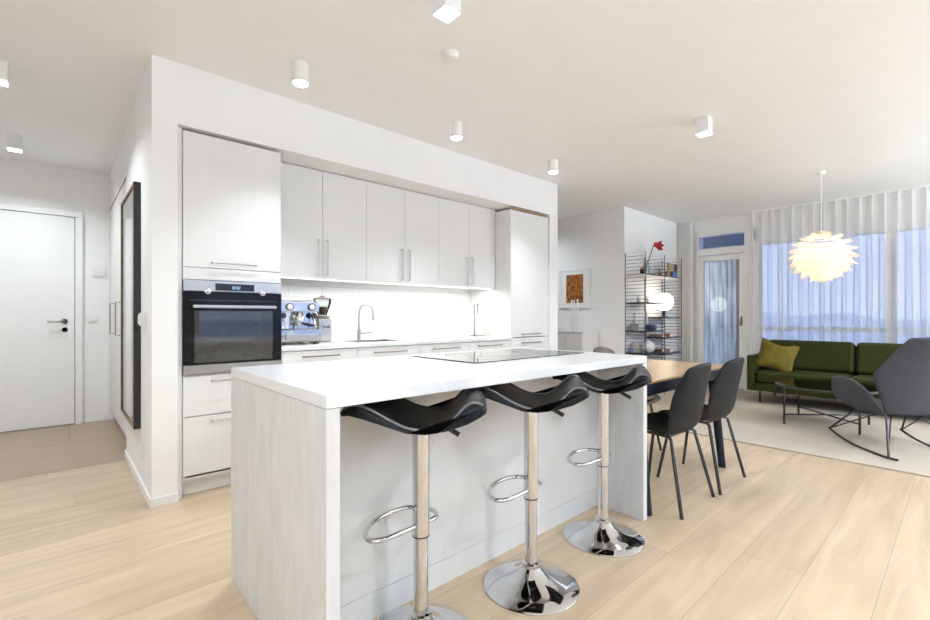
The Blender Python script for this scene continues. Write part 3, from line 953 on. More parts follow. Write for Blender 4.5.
# ------------------------------------------------------------------ island
IX0, IX1, IY0, IY1 = 0.56, 2.46, 1.20, 2.13
t = thing('kitchen_island', 'long pale kitchen island with thick end panels', 'kitchen island', (1.51, 1.66, 0))
link('end_panel', MB().box(IX0, IY0, 0, IX0 + .042, IY1, 0.878, 0.0015), M['island'], t)
link('end_panel', MB().box(IX1 - .042, IY0, 0, IX1, IY1, 0.878, 0.0015), M['island'], t)
link('front_panel', MB().box(IX0 + .043, 1.49, 0.105, IX1 - .043, 1.51, 0.878, 0.001), M['cab'], t)
link('plinth', MB().box(IX0 + .043, 1.492, 0.0, IX1 - .043, 1.51, 0.102), M['cab'], t)
xs = [IX0 + .044, 1.205, 1.815, IX1 - .044]
for i in range(3):
    for z0, z1 in ((0.70, 0.874), (0.41, 0.695), (0.12, 0.405)):
        dr = link('drawer', MB().box(xs[i] + .002, IY1 - .03, z0, xs[i + 1] - .002, IY1 - .011, z1, 0.0015), M['cab'], t)
        xm = (xs[i] + xs[i + 1]) / 2
        link('handle', MB().tube([(xm - .14, IY1 - .011, z1 - .04), (xm - .14, IY1 + .021, z1 - .04), (xm + .14, IY1 + .021, z1 - .04), (xm + .14, IY1 - .011, z1 - .04)], 0.005, 8), M['steelwarm'], dr)
tag(link('island_worktop', MB().box(IX0, IY0, 0.8795, IX1, IY1, 0.918, 0.0015), M['worktop'], None, (1.51, 1.66, 0.88)), 'pale stone worktop lying on the kitchen island', 'worktop')
t = thing('induction_hob', 'black glass induction hob set on the island worktop', 'hob', (1.90, 1.79, 0.9185))
link('glass_plate', MB().box(1.452, 1.535, 0.9185, 2.352, 2.045, 0.9235, 0.0015), M['blackglass'], t)
mz = pm('hob_zone_print', (0.05, 0.05, 0.052), 0.1, var=0.05)
for x, y, r in ((1.66, 1.67, .09), (1.66, 1.90, .075), (1.92, 1.79, .115), (2.17, 1.90, .09), (2.17, 1.67, .075)):
    a = MB()
    a.tube([(x + r * math.cos(k * PI / 20), y + r * math.sin(k * PI / 20), 0.9234) for k in range(40)], 0.0005, 4, closed=True)
    link('cooking_zone_ring', a, mz, t)
a = MB()
for i in range(7):
    a.lathe([(0.003, 0), (0.003, 0.0004)], (2.31, 1.60 + i * .03, 0.9235), 12)
link('touch_controls', a, mz, t)

# ------------------------------------------------------------------ bar stools (three)
def make_stool():
    t = thing('bar_stool', '', 'bar stool', (0, 0, 0), 'black wave-seat bar stools at the island')
    link('base', MB().lathe([(0.200, 0.0), (0.2005, 0.004), (0.196, 0.008), (0.150, 0.020), (0.10, 0.038), (0.06, 0.062), (0.036, 0.085)], (0, 0, 0), 64), M['chrome'], t)
    link('base_collar', MB().lathe([(0.038, 0.078), (0.038, 0.098), (0.030, 0.104)], (0, 0, 0), 32), M['chrome'], t)
    link('lower_column', MB().cyl((0, 0, 0.10), (0, 0, 0.37), 0.0255, None, 32), M['chrome'], t)
    link('sleeve_ring', MB().lathe([(0.0265, 0.368), (0.0305, 0.369), (0.0305, 0.3735), (0.030, 0.374)], (0, 0, 0), 32), M['blackplastic'], t)
    link('upper_column', MB().cyl((0, 0, 0.372), (0, 0, 0.775), 0.030, None, 32), M['chrome'], t)
    ring = [(0, 0.0), (-.08, -.006), (-.15, -.008), (-.19, .01), (-.192, .045), (-.165, .09), (-.10, .135), (-.02, .155), (.055, .142), (.095, .09), (.10, .045), (.07, .008)]
    link('footrest', MB().tube(smooth_path([(x, y, 0.408) for x, y in ring], 6, True), 0.009, 10, closed=True), M['chrome'], t)
    # seat: wave outline seen from the side, swept across the width; turned so that its front points away from the lever
    top = [(-.238, .838), (-.228, .852), (-.205, .861), (-.180, .861), (-.140, .846), (-.085, .816), (-.03, .791), (.03, .780), (.075, .786), (.115, .812), (.148, .847), (.172, .866), (.195, .869), (.214, .861), (.224, .846)]
    bot = [(.222, .834), (.206, .822), (.165, .800), (.10, .779), (.03, .770), (-.03, .772), (-.10, .795), (-.165, .816), (-.215, .828)]
    ca, sa = math.cos(R(-42.07)), math.sin(R(-42.07))
    rot = lambda x, y, z: (x * ca - y * sa, x * sa + y * ca, z)
    hw = 0.185

    def section(inset, lift):
        cx, cz = 0.0, 0.815
        return [(cx + (x - cx) * (1 - inset * .25), z - lift) for x, z in top], [(cx + (x - cx) * (1 - inset * .25), z + lift * .2) for x, z in bot]
    b = MB()
    rings = []
    for y, ins, lift in ((-hw, .16, .010), (-hw + .006, .05, .003), (-hw + .018, 0, 0), (-.09, -.05, -.0), (0, -.08, 0), (.09, -.05, 0), (hw - .018, 0, 0), (hw - .006, .05, .003), (hw, .16, .010)):
        tp, bt = section(ins, lift)
        rings.append(b.ring([rot(x, y, z) for x, z in tp + bt]))
    for p, q in zip(rings, rings[1:]):
        b.bridge(p, q)
    b.cap(rings[0], True)
    b.cap(rings[-1])
    st = link('seat', b, M['seatblack'], t, angle=50)
    pts = []
    for y in (-hw + .006, hw - .006):
        tp, _ = section(.05, .002)
        line = [rot(x, y, z + .002) for x, z in tp[1:-1]]
        pts.append(line)
    pp = MB()
    for line in pts:
        pp.tube(smooth_path(line, 4), 0.005, 8)
    link('piping', pp, M['rim'], st)
    link('seat_plate', MB().lathe([(0.034, 0.752), (0.045, 0.762), (0.05, 0.774)], (0, 0, 0), 28), M['blackmetal'], t)
    lv = link('height_lever', MB().tube([rot(.03, 0, .757), rot(.08, -.01, .755)], 0.0045, 8), M['chrome'], t)
    link('lever_grip', MB().tube([rot(.075, -.01, .755), rot(.09, -.012, .752), rot(.135, -.02, .728)], [0.006, .009, .009], 10), M['blackplastic'], lv)
    return t


stool = make_stool()
sl = ('black wave-seat chrome bar stool at the near end of the island, base cut off',
      'black wave-seat chrome bar stool in the middle of the island',
      'black wave-seat chrome bar stool by the far end panel next to the dining table')
for i, (x, y) in enumerate(((0.952, 1.286), (1.494, 1.237), (2.094, 1.256))):
    o = stool if i == 0 else copy_tree(stool)
    o.location = (x, y, 0)
    o.rotation_euler = (0, 0, R((0, -10, -19)[i]))
    o['label'] = sl[i]
    for c in o.children:
        if c.name.startswith('footrest'):
            c.rotation_euler = (0, 0, R((0, 11, 14)[i]))

# ------------------------------------------------------------------ dining table and chairs
TX0, TX1, TY0, TY1, TZ = 2.475, 3.95, 1.245, 2.13, 0.755
t = thing('dining_table', 'oak dining table with black apron pushed against the island', 'dining table', (3.2, 1.69, 0))
link('table_top', MB().box(TX0, TY0, TZ - .014, TX1, TY1, TZ, 0.002), M['tablewood'], t)
a = MB()
a.box(TX0 + .002, TY0 + .004, TZ - .085, TX1 - .004, TY0 + .03, TZ - .0145, 0.002).box(TX0 + .002, TY1 - .03, TZ - .085, TX1 - .004, TY1 - .004, TZ - .0145, 0.002)
a.box(TX0 + .002, TY0 + .03, TZ - .085, TX0 + .03, TY1 - .03, TZ - .0145).box(TX1 - .03, TY0 + .03, TZ - .085, TX1 - .004, TY1 - .03, TZ - .0145)
link('apron', a, M['navy'], t)
for (xt, yt, xb, yb) in ((2.535, 1.30, 2.518, 1.225), (3.70, 1.30, 3.735, 1.235), (2.535, 2.07, 2.518, 2.145), (3.70, 2.07, 3.735, 2.14)):
    link('leg', MB().tube([(xt, yt, TZ - .015), (xt + (xb - xt) * .9, yt + (yb - yt) * .9, 0.07), (xb, yb, 0.004), (xb, yb, 0.0)], [.034, .026, .025, .020], 20), M['navy'], t)


def make_chair(shell_mat, pad=None):
    t = thing('dining_chair', '', 'chair', (0, 0, 0), 'black shell dining chairs around the table')
    prof = [(.235, .425, .185), (.215, .447, .205), (.14, .452, .222), (.03, .443, .232), (-.07, .434, .236), (-.125, .444, .236), (-.160, .480, .234), (-.182, .545, .230), (-.200, .625, .222), (-.217, .705, .208), (-.232, .785, .190), (-.243, .84, .172), (-.249, .868, .150)]
    rows = []
    ns = 9
    for k, (y, z, hw) in enumerate(prof):
        f = min(1, max(0, (k - 3) / 5))         # 0 on the seat, 1 on the back
        row = []
        for i in range(ns):
            s = -1 + 2 * i / (ns - 1)
            dz = (1 - f) * 0.035 * abs(s) ** 2.2 * (0.4 if k < 2 else 1)
            dy = f * (0.075 if k < 10 else 0.055) * abs(s) ** 2
            row.append((hw * s, y + dy, z + dz - (0.03 * abs(s) ** 2.5 if k > 10 else 0)))
        rows.append(row)
    sh = link('seat_shell', MB().grid(rows), shell_mat, t)
    mod_solid(sh, 0.024, 0)
    mod_sub(sh, 2)
    for sx in (-1, 1):
        link('leg', MB().tube([(sx * .15, -.085, .425), (sx * .17, -.11, .415), (sx * .236, -.198, 0.006), (sx * .236, -.198, 0)], 0.0105, 10), M['blackmetal'], t)
        link('leg', MB().tube([(sx * .14, .12, .43), (sx * .16, .145, .42), (sx * .215, .215, 0.006), (sx * .215, .215, 0)], 0.0105, 10), M['blackmetal'], t)
    br = MB().tube([(-.15, -.085, .424), (.15, -.085, .424), (.14, .12, .432), (-.14, .12, .432)], .008, 8, closed=True)
    link('seat_frame', br, M['blackmetal'], t)
    if pad:
        pd = link('seat_light_pad', MB().lathe([(0.185, 0.0), (0.195, 0.01), (0.19, 0.022), (0.15, 0.028), (0.0, 0.03)], (0, 0.04, 0.462), 40), pad, t)  # tan pad stands in for lamplight on the dark seat
    return t


ch = make_chair(M['leather'])
ch['label'] = 'black leather dining chair closest to the island, its back to the viewer'
ch.location = (2.842, 1.268, 0)
c2 = copy_tree(ch)
c2['label'] = 'black leather dining chair further from the island, facing the oak table'
c2.location = (3.382, 1.250, 0)
c3 = make_chair(M['brownleather'], M['tan'])
c3['label'] = 'dark brown chair with a tan pad as lamplight on its seat, on the far side of the oak table'
c3.location = (3.60, 1.955, 0)
c3.rotation_euler = (0, 0, R(180))

# ------------------------------------------------------------------ living room
rg = MB()
rg.box(-1.46, -1.35, 0.0, 1.46, 1.35, 0.014, 0.005)
o = tag(link('rug', rg, M['rug']), 'cream wool rug under the coffee table and rocking chair', 'rug')
o.location = (6.04, 0.65, 0.0)

SX0, SX1, SY0, SY1 = 6.72, 7.60, -0.12, 1.93
t = thing('sofa', 'olive green sofa with thin black legs in front of the curtain', 'sofa', (7.16, 0.9, 0))
link('seat_base', MB().box(SX0 + .01, SY0 + .085, 0.175, SX1, SY1 - .085, 0.275, 0.012), M['sofa'], t)
for y0 in (SY0, SY1 - .085):
    link('armrest', MB().box(SX0, y0, 0.175, SX1, y0 + .085, 0.63, 0.014, 3), M['sofa'], t)
link('backrest', MB().box(SX1 - .12, SY0 + .087, 0.277, SX1, SY1 - .087, 0.70, 0.02, 3), M['sofa'], t)
ym = 0.91
for a, bb in ((SY0 + .09, ym - .004), (ym + .004, SY1 - .09)):
    s_ = link('seat_cushion', MB().box(SX0 + .005, a, 0.28, SX1 - .14, bb, 0.435, 0.045, 4), M['sofa'], t)
    b = MB()
    b.box(-.10, a, 0.0, .10, bb, 0.40, 0.055, 4)
    bmesh.ops.rotate(b.bm, verts=b.bm.verts, cent=(0, 0, 0), matrix=Matrix.Rotation(R(12), 3, 'Y'))
    bmesh.ops.translate(b.bm, verts=b.bm.verts, vec=(7.28, 0, 0.42))
    link('back_cushion', b, M['sofa'], t)
for x in (6.84, 7.52):
    for y in (1.81, 0.0):
        link('leg', MB().cyl((x, y, 0.014 if x < 7.5 else 0.0), (x, y, 0.18), 0.013, None, 14), M['blackmetal'], t)

# cushion
b = MB()
n = 12
rows = []
for side in (1, -1):
    rr = []
    for i in range(n + 1):
        u = -1 + 2 * i / n
        row = []
        for j in range(n + 1):
            v = -1 + 2 * j / n
            th = 0.075 * max(0, (1 - u * u)) ** 0.5 * max(0, (1 - v * v)) ** 0.5
            k = 1 - 0.10 * (1 - abs(v)) * abs(u) ** 3 * 1.0
            k2 = 1 - 0.12 * (1 - abs(u)) * abs(v) ** 3
            dip = -0.05 * max(0, v) ** 4 * max(0, 1 - (u * 1.6) ** 2)
            row.append((side * th + 0.006 * math.sin(7 * u + 3 * v), 0.215 * u * k, 0.205 * v * k2 + dip))
        rr.append(row)
    rows.append(rr)
for rr in rows:
    b.grid(rr)
bmesh.ops.remove_doubles(b.bm, verts=b.bm.verts, dist=0.0045)
bmesh.ops.rotate(b.bm, verts=b.bm.verts, cent=(0, 0, 0), matrix=Matrix.Rotation(R(16), 3, 'X'))
bmesh.ops.rotate(b.bm, verts=b.bm.verts, cent=(0, 0, 0), matrix=Matrix.Rotation(R(24), 3, 'Y'))
bmesh.ops.rotate(b.bm, verts=b.bm.verts, cent=(0, 0, 0), matrix=Matrix.Rotation(R(18), 3, 'Z'))
o = link('throw_pillow', b, M['mustard'])
o.location = (7.00, 1.665, 0.622)
tag(o, 'mustard olive velvet cushion leaning in the sofa corner', 'cushion')

# coffee table
cx, cyy = 5.95, 0.975
t = thing('coffee_table', 'round coffee table with smoked glass top and black metal frame', 'coffee table', (cx, cyy, 0.014))
link('glass_top', MB().lathe([(0.425, 0.0), (0.43, 0.004), (0.425, 0.010)], (cx, cyy, 0.416), 64), M['smoke'], t)
link('table_rim', MB().tube([(cx + .432 * math.cos(k * PI / 36), cyy + .432 * math.sin(k * PI / 36), 0.408) for k in range(72)], 0.011, 8, closed=True), M['blackmetal'], t)
for sx in (-1, 1):
    for sy in (-1, 1):
        link('leg', MB().cyl((cx + sx * .30, cyy + sy * .30, 0.014), (cx + sx * .30, cyy + sy * .30, 0.41), 0.011, None, 12), M['blackmetal'], t)
br = MB()
br.cyl((cx - .30, cyy - .30, 0.115), (cx + .30, cyy + .30, 0.115), 0.008, None, 10)
br.cyl((cx - .30, cyy + .30, 0.115), (cx + .30, cyy - .30, 0.115), 0.008, None, 10)
link('cross_brace', br, M['blackmetal'], t)

# rocking chair (local: +y faces forward)
t = thing('rocking_chair', 'grey fabric rocking chair with winged back and black steel runners', 'rocking chair', (0, 0, 0))


def shell(rows, name, sub=1):
    o = link(name, MB().grid(rows), M['greyfab'], t)
    mod_solid(o, 0.036, 0)
    mod_sub(o, sub)
    return o


def lerp_rows(a, b_, n=6, bow=(0, 0, 0)):
    out = []
    for i in range(n + 1):
        f = i / n
        k = 4 * f * (1 - f)
        out.append([tuple(p[c] * (1 - f) + q[c] * f + bow[c] * k for c in range(3)) for p, q in zip(a, b_)])
    return out


def across(hw, y, z, cup, n=8):
    return [(hw * (-1 + 2 * i / n), y + cup * abs(-1 + 2 * i / n) ** 2, z) for i in range(n + 1)]


back = [across(.190, -.175, .322, .03), across(.195, -.18, .335, .032), across(.215, -.21, .41, .05), across(.265, -.245, .54, .085), across(.300, -.278, .620, .105), across(.306, -.286, .640, .108), across(.300, -.292, .655, .107), across(.265, -.33, .75, .095), across(.222, -.375, .86, .08), across(.178, -.425, .945, .062), across(.168, -.43, .955, .06), across(.155, -.433, .958, .055)]
shell(back, 'backrest', 1)
seat = [[(w_ * (-1 + .25 * i), y, z) for i in range(9)] for w_, y, z in ((.205, .275, .352), (.21, .25, .366), (.205, .10, .352), (.20, -.06, .330), (.19, -.165, .318))]
shell(seat, 'seat', 1)
for s in (-1, 1):
    fs_ = (-.17, -.05, .06, .16, .25, .275, .283)
    prof_ = (((.318, .314, .318, .332, .352, .362, .366), (.165, .175, .185, .195, .20, .20, .20)),
             ((.322, .312, .310, .333, .385, .412, .425), (.190, .210, .232, .262, .288, .292, .292)),
             ((.330, .340, .345, .362, .402, .424, .434), (.196, .222, .248, .276, .300, .300, .298)),
             ((.342, .420, .460, .475, .490, .500, .505), (.202, .240, .268, .290, .309, .306, .303)),
             ((.350, .480, .552, .572, .566, .560, .556), (.204, .240, .266, .288, .306, .302, .300)),
             ((.353, .492, .568, .588, .580, .573, .568), (.204, .239, .264, .286, .304, .300, .298)))
    rows = [[(s * l_, f_, z_) for f_, z_, l_ in zip(fs_, zz, ll)] for zz, ll in prof_]
    shell(rows, 'armrest', 1)
for s in (-1, 1):
    run = [(s * .295, .43, .105), (s * .295, .37, .062), (s * .295, .22, .024), (s * .295, .05, .012), (s * .295, -.13, .012), (s * .295, -.29, .024), (s * .295, -.33, .034)]
    run = [(s * .305, .335, .085), (s * .305, .25, .055), (s * .305, .11, .024), (s * .305, -.05, .010), (s * .305, -.22, .009), (s * .305, -.34, .012), (s * .305, -.43, .020)]
    link('runner', MB().tube(smooth_path(run, 5), 0.0095, 10), M['blackmetal'], t)
    fl = MB()
    fl.tube([(s * .19, .10, .34), (s * .305, .325, .083)], 0.008, 8)
    fl.tube([(s * .18, -.10, .32), (s * .305, .325, .083)], 0.0055, 8)
    link('front_leg', fl, M['blackmetal'], t)
    fl = MB()
    fl.tube([(s * .17, -.14, .315), (s * .305, -.35, .014)], 0.008, 8)
    fl.tube([(s * .10, -.10, .32), (s * .305, -.34, .014)], 0.0055, 8)
    link('rear_leg', fl, M['blackmetal'], t)
br = MB()
br.tube([(-.19, .10, .338), (.19, .10, .338)], .008, 8).tube([(-.18, -.12, .314), (.18, -.12, .314)], .008, 8)
link('cross_bar', br, M['blackmetal'], t)
t.location = (5.32, 0.41, 0.014)
t.rotation_euler = (0, 0, R(41.5 - 90))

# pendant lamp
px, py, pz, pr = 6.14, 1.05, 1.78, 0.325
t = thing('pendant_lamp', 'glowing white layered artichoke pendant lamp above the coffee table', 'pendant lamp', (px, py, pz))
link('cord', MB().cyl((px, py, pz + .27), (px, py, H - .02), 0.004, None, 8), M['whiteplastic'], t)
link('ceiling_cup', MB().lathe([(0.03, 0), (0.04, 0.02), (0.04, 0.03)], (px, py, H - .03), 24), M['whiteplastic'], t)
link('bulb', MB().sphere((px, py, pz + .02), 0.065), M['bulb'], t)
link('top_cap', MB().lathe([(0.035, 0.0), (0.034, 0.03), (0.01, 0.04)], (px, py, pz + .245), 24), M['petal'], t)
rws = [(17, 5), (35, 8), (53, 10), (71, 12), (89, 12), (107, 11), (125, 9), (143, 7), (162, 4)]


def sph(r, th, ph):
    return Vector((px + r * math.sin(th) * math.cos(ph), py + r * math.sin(th) * math.sin(ph), pz + 0.86 * r * math.cos(th)))


for ri, (th, cnt) in enumerate(rws):
    for k in range(cnt):
        ph = 2 * PI * (k + 0.5 * (ri % 2)) / cnt
        wi = 0.50 * 2 * PI / cnt * 0.96
        rows = []
        for q in range(6):
            f = q / 5
            r = pr * (0.74 + 0.26 * f ** 2.2)
            tq = R(max(3, th - 18 + 24 * f - (3 if th < 120 else 5) * f ** 3))
            wq = min(wi * (1.0 - 0.22 * f), 0.088 / max(0.05, r * math.sin(tq)))
            row = []
            for i in range(5):
                s_ = -1 + i / 2
                notch = (0.014 if abs(s_) > .9 else 0.0) * (1 if q == 5 else 0)
                row.append(sph(r - 0.008 * s_ * s_ - notch, tq, ph + wq * s_))
            rows.append(row)
        o = link('petal', MB().grid(rows), M['petal'], t)
pl_ = bpy.data.lights.new('pendant_light', 'POINT')
pl_.energy = P_PENDANT
pl_.color = (1.0, 0.84, 0.62)
pl_.shadow_soft_size = 0.07
po = bpy.data.objects.new('pendant_light', pl_)
COL.objects.link(po)
po.parent = t
po.location = (0, 0, 0.02)

# curtains
def curtain(name, label, y0, y1, xc, amp, folds, mat, seed, group, omega=0.19):
    rnd = random.Random(seed)
    n = int(folds * 22)
    phs = [rnd.uniform(-.5, .5) for _ in range(folds + 2)]
    zs = [0.015, 0.35, 0.7, 1.1, 1.5, 1.9, 2.25, 2.5, 2.62, 2.69]
    rows = []
    fw = (y1 - y0) / folds
    amps = [rnd.uniform(.75, 1.15) for _ in range(folds + 2)]
    for z in zs:
        row = []
        low = 1 - z / 2.69
        for i in range(n + 1):
            u = i / n
            a = u * folds
            k = int(a)
            ph = phs[k] * (1 - (a - k)) + phs[k + 1] * (a - k)
            am = amps[k] * (1 - (a - k)) + amps[k + 1] * (a - k)
            w_ = math.sin(2 * PI * a + ph * (0.3 + 1.2 * low)) + 0.25 * low * math.sin(4 * PI * a + 3 * ph + z)
            over = omega * fw * am * math.sin(4 * PI * a + 2 * ph * (0.3 + 1.2 * low))
            edge = min(1, 6 * min(u, 1 - u) * folds / 3)
            row.append((xc + amp * am * w_, y0 + (y1 - y0) * u + edge * (over + 0.25 * amp * low * math.sin(PI * a + ph * 3)), z))
        rows.append(row)
    o = link(name, MB().grid(rows), mat, None, (xc, (y0 + y1) / 2, 0.015))
    return tag(o, label, 'curtain', group)


curtain('sheer_curtain', 'white sheer curtain across the wide window behind the sofa', -1.95, 2.16, 7.735, 0.034, 34, M['sheer'], 3, None)
curtain('sheer_curtain', 'narrow gathered white curtain left of the balcony door', 2.99, 3.235, 7.73, 0.034, 5, M['drape'], 5, None)
o = curtain('grey_curtain', 'grey curtain beside the rear window, seen only in reflections', -1.1, 1.1, 0.0, 0.04, 14, M['greydrape'], 9, None)
o.rotation_euler = (0, 0, R(90))
o.location = (0.95, YS + 0.09, 0.015)
tag(link('curtain_rail', MB().box(7.72, -1.95, 2.692, 7.75, 3.24, 2.70), M['whiteplastic']), 'flat white curtain rail on the ceiling along the window wall', 'curtain rail')

# ------------------------------------------------------------------ wire shelving and its things
t = thing('wire_shelf', 'black wire ladder shelving unit with dark shelves against the wall', 'shelf', (6.58, 3.1, 0))
LX = (6.0, 6.58, 7.16)
LY0, LY1 = 2.945, 3.245
for x in LX:
    b = MB()
    b.tube([(x, LY0, 0), (x, LY0, 2.03), (x, LY1, 2.03), (x, LY1, 0)], 0.005, 8)
    z = 0.08
    while z < 2.0:
        b.cyl((x, LY0, z), (x, LY1, z), 0.003, None, 6)
        z += 0.05
    link('wire_ladder', b, M['blackmetal'], t)


def shelf(x0, x1, z, y0=LY0 + .005, th=0.018):
    link('shelf_board', MB().box(x0 + .007, y0, z - th, x1 - .007, LY1 - .005, z, 0.002), M['blackwood'], t)


for a_, b2_ in ((LX[0], LX[1]), (LX[1], LX[2])):
    sb = link('shelf_board', MB().box(a_ + .007, LY0 + .008, 1.719, b2_ - .007, LY1 - .005, 1.735, 0.001), M['whiteplastic'], t)  # white board colour stands for globe light under the dark top shelf
    link('front_edge', MB().box(a_ + .007, LY0 + .004, 1.7185, b2_ - .007, LY0 + .008, 1.7355), M['blackwood'], sb)
shelf(LX[0], LX[1], 1.335)
shelf(LX[1], LX[2], 1.125)
shelf(LX[0], LX[1], 0.935)
shelf(LX[1], LX[2], 0.83)
shelf(LX[0], LX[1], 0.62)
shelf(LX[1], LX[2], 0.60, LY0 + .005, 0.03)


def bk(name, label, cat, x0, y0, z0, dx, dy, dz, col, group=None, cover=None):
    q = thing(name, label, cat, (x0 + dx / 2, y0 + dy / 2, z0), group)
    link('cover', MB().box(x0, y0, z0, x0 + dx, y0 + dy, z0 + dz, 0.001), pm(name + '_cover', col, 0.5, var=0.08), q)
    if dz < dx and dz < dy:
        link('pages', MB().box(x0 + .003, y0 - .001, z0 + .004, x0 + dx - .003, y0 + .01, z0 + dz - .004), M['paper'], q)
    else:
        link('pages', MB().box(x0 + .004, y0 + .004, z0 + dz - .008, x0 + dx - .004, y0 + dy - .006, z0 + dz + .001), M['paper'], q)
    return q


# top shelf
t = thing('candle_holder', 'dark glass holder with an orange candle on the top shelf', 'candle holder', (6.195, 3.10, 1.736))
link('glass_cup', MB().lathe([(0.022, 0), (0.025, 0.004), (0.025, 0.075), (0.022, 0.075), (0.021, 0.01)], (6.195, 3.10, 1.736), 24), pm('dark_blue_glass', (0.02, 0.02, 0.06), 0.1, var=0.1), t)
link('candle', MB().lathe([(0.019, 0.0), (0.019, 0.095)], (6.195, 3.10, 1.746), 20), pm('orange_wax', (0.62, 0.25, 0.10), 0.5, var=0.05), t)
vx, vy = 6.19, 3.03
t = thing('flower_vase', 'clear glass vase on the top shelf', 'vase', (vx, vy, 1.736))
link('vase_glass', MB().lathe([(0.03, 0), (0.04, 0.004), (0.045, 0.08), (0.03, 0.16), (0.034, 0.20), (0.030, 0.20), (0.026, 0.16), (0.041, 0.08), (0.03, 0.01)], (vx, vy, 1.736), 24), M['vaseglass'], t)
t = thing('amaryllis', 'red amaryllis on a long leaning green stem in the glass vase', 'flower', (vx, vy, 1.75))
stem = smooth_path([(vx - .025, vy, 1.755), (vx + .02, vy, 1.88), (vx + .12, vy - .005, 2.03), (vx + .19, vy - .01, 2.15)], 6)
link('stem', MB().tube(stem, 0.0085, 8), pm('green_stem', (0.22, 0.30, 0.08), 0.5, var=0.15), t)
redm = pm('red_petal', (0.45, 0.012, 0.02), 0.5, var=0.2)
for hx_, hy_, hz_, dirx, sz in ((vx + .20, vy - .015, 2.155, -.15, .045), (vx + .235, vy - .03, 2.15, 1.0, .075)):
    for k in range(6):
        a = 2 * PI * k / 6
        rows = []
        d_ = Vector((dirx, -0.5, 0.15)).normalized()
        u_ = d_.cross(Vector((0, 0, 1))).normalized()
        v_ = u_.cross(d_)
        rad = u_ * math.cos(a) + v_ * math.sin(a)
        sid = d_.cross(rad)
        for q in range(5):
            f = q / 4
            c_ = Vector((hx_, hy_, hz_)) + d_ * (sz * f) + rad * (sz * (0.15 + 0.85 * f ** 1.5))
            wq = sz * 0.42 * math.sin(PI * (0.12 + 0.8 * f))
            rows.append([c_ - sid * wq, c_ + rad * .004, c_ + sid * wq])
        o = link('petal', MB().grid(rows), redm, t)
        mod_solid(o, .003)
tt = thing('figurine', 'small olive bottle-shaped ornament behind the vase on the top shelf', 'ornament', (6.80, 3.12, 1.736))
link('ornament_body', MB().lathe([(0.02, 0), (0.026, 0.01), (0.024, 0.05), (0.011, 0.08), (0.011, 0.12), (0.014, 0.125)], (6.80, 3.12, 1.736), 20), pm('olive_glaze', (0.16, 0.15, 0.09), 0.3, var=0.1), tt)
bk('standing_book', 'wide tan book standing at the right end of the top shelf', 'book', 6.845, 3.0, 1.736, 0.18, 0.03, 0.205, (0.36, 0.25, 0.13), 'books on the top shelf')
bk('standing_book', 'black book standing beside the tan one on the top shelf', 'book', 7.03, 3.0, 1.736, 0.11, 0.03, 0.205, (0.02, 0.02, 0.02), 'books on the top shelf')
bk('small_box', 'small brown box in front of the tan book', 'box', 6.68, 2.955, 1.736, 0.105, 0.035, 0.075, (0.30, 0.14, 0.06))
bk('small_box', 'blue box lying at the right end of the top shelf', 'box', 6.885, 2.955, 1.736, 0.145, 0.035, 0.08, (0.07, 0.12, 0.32))
# second shelf
t = thing('tea_light_glass', 'small clear tea light glass on the second shelf', 'tea light', (6.11, 3.10, 1.336))
link('glass_cube', MB().box(6.088, 3.078, 1.336, 6.132, 3.122, 1.43, 0.006), M['vaseglass'], t)
link('tea_candle', MB().lathe([(0.016, 0), (0.016, 0.05)], (6.11, 3.10, 1.342), 16), M['paper'], t)
t = thing('potted_plant', 'little green plant in a white pot on the second shelf', 'plant', (6.36, 3.10, 1.336))
link('pot', MB().lathe([(0.022, 0), (0.03, 0.065), (0.026, 0.065), (0.02, 0.01)], (6.36, 3.10, 1.336), 20), M['porcelain'], t)
lf = MB()
for k in range(14):
    a = k * 2.4
    r = 0.012 + 0.022 * random.random()
    c_ = Vector((6.36 + r * math.cos(a), 3.10 + r * math.sin(a), 1.41 + 0.035 * random.random()))
    d_ = Vector((math.cos(a), math.sin(a), .4)) * .014
    s_ = Vector((-math.sin(a), math.cos(a), 0)) * .008
    lf.grid([[c_ - d_, c_ - d_], [c_ - s_, c_ + s_], [c_ + d_, c_ + d_]])
link('leaves', lf, pm('small_green_leaves', (0.10, 0.17, 0.05), 0.5, var=0.2), t)
# globe lamp
gx_, gy_ = 6.79, 3.05
t = thing('globe_lamp', 'lit opal globe table lamp on the middle shelf', 'lamp', (gx_, gy_, 1.126))
link('lamp_foot', MB().lathe([(0.06, 0), (0.06, 0.012), (0.025, 0.02), (0.025, 0.10), (0.05, 0.11)], (gx_, gy_, 1.126), 28), M['blackmetal'], t)
link('globe_shade', MB().sphere((gx_, gy_, 1.358), 0.135), M['globe'], t)
gl = bpy.data.lights.new('globe_light', 'POINT')
gl.energy = P_GLOBE
gl.color = (1, 0.82, 0.58)
gl.shadow_soft_size = 0.135
go = bpy.data.objects.new('globe_light', gl)
COL.objects.link(go)
go.parent = t
go.location = (0, 0, 0.232)
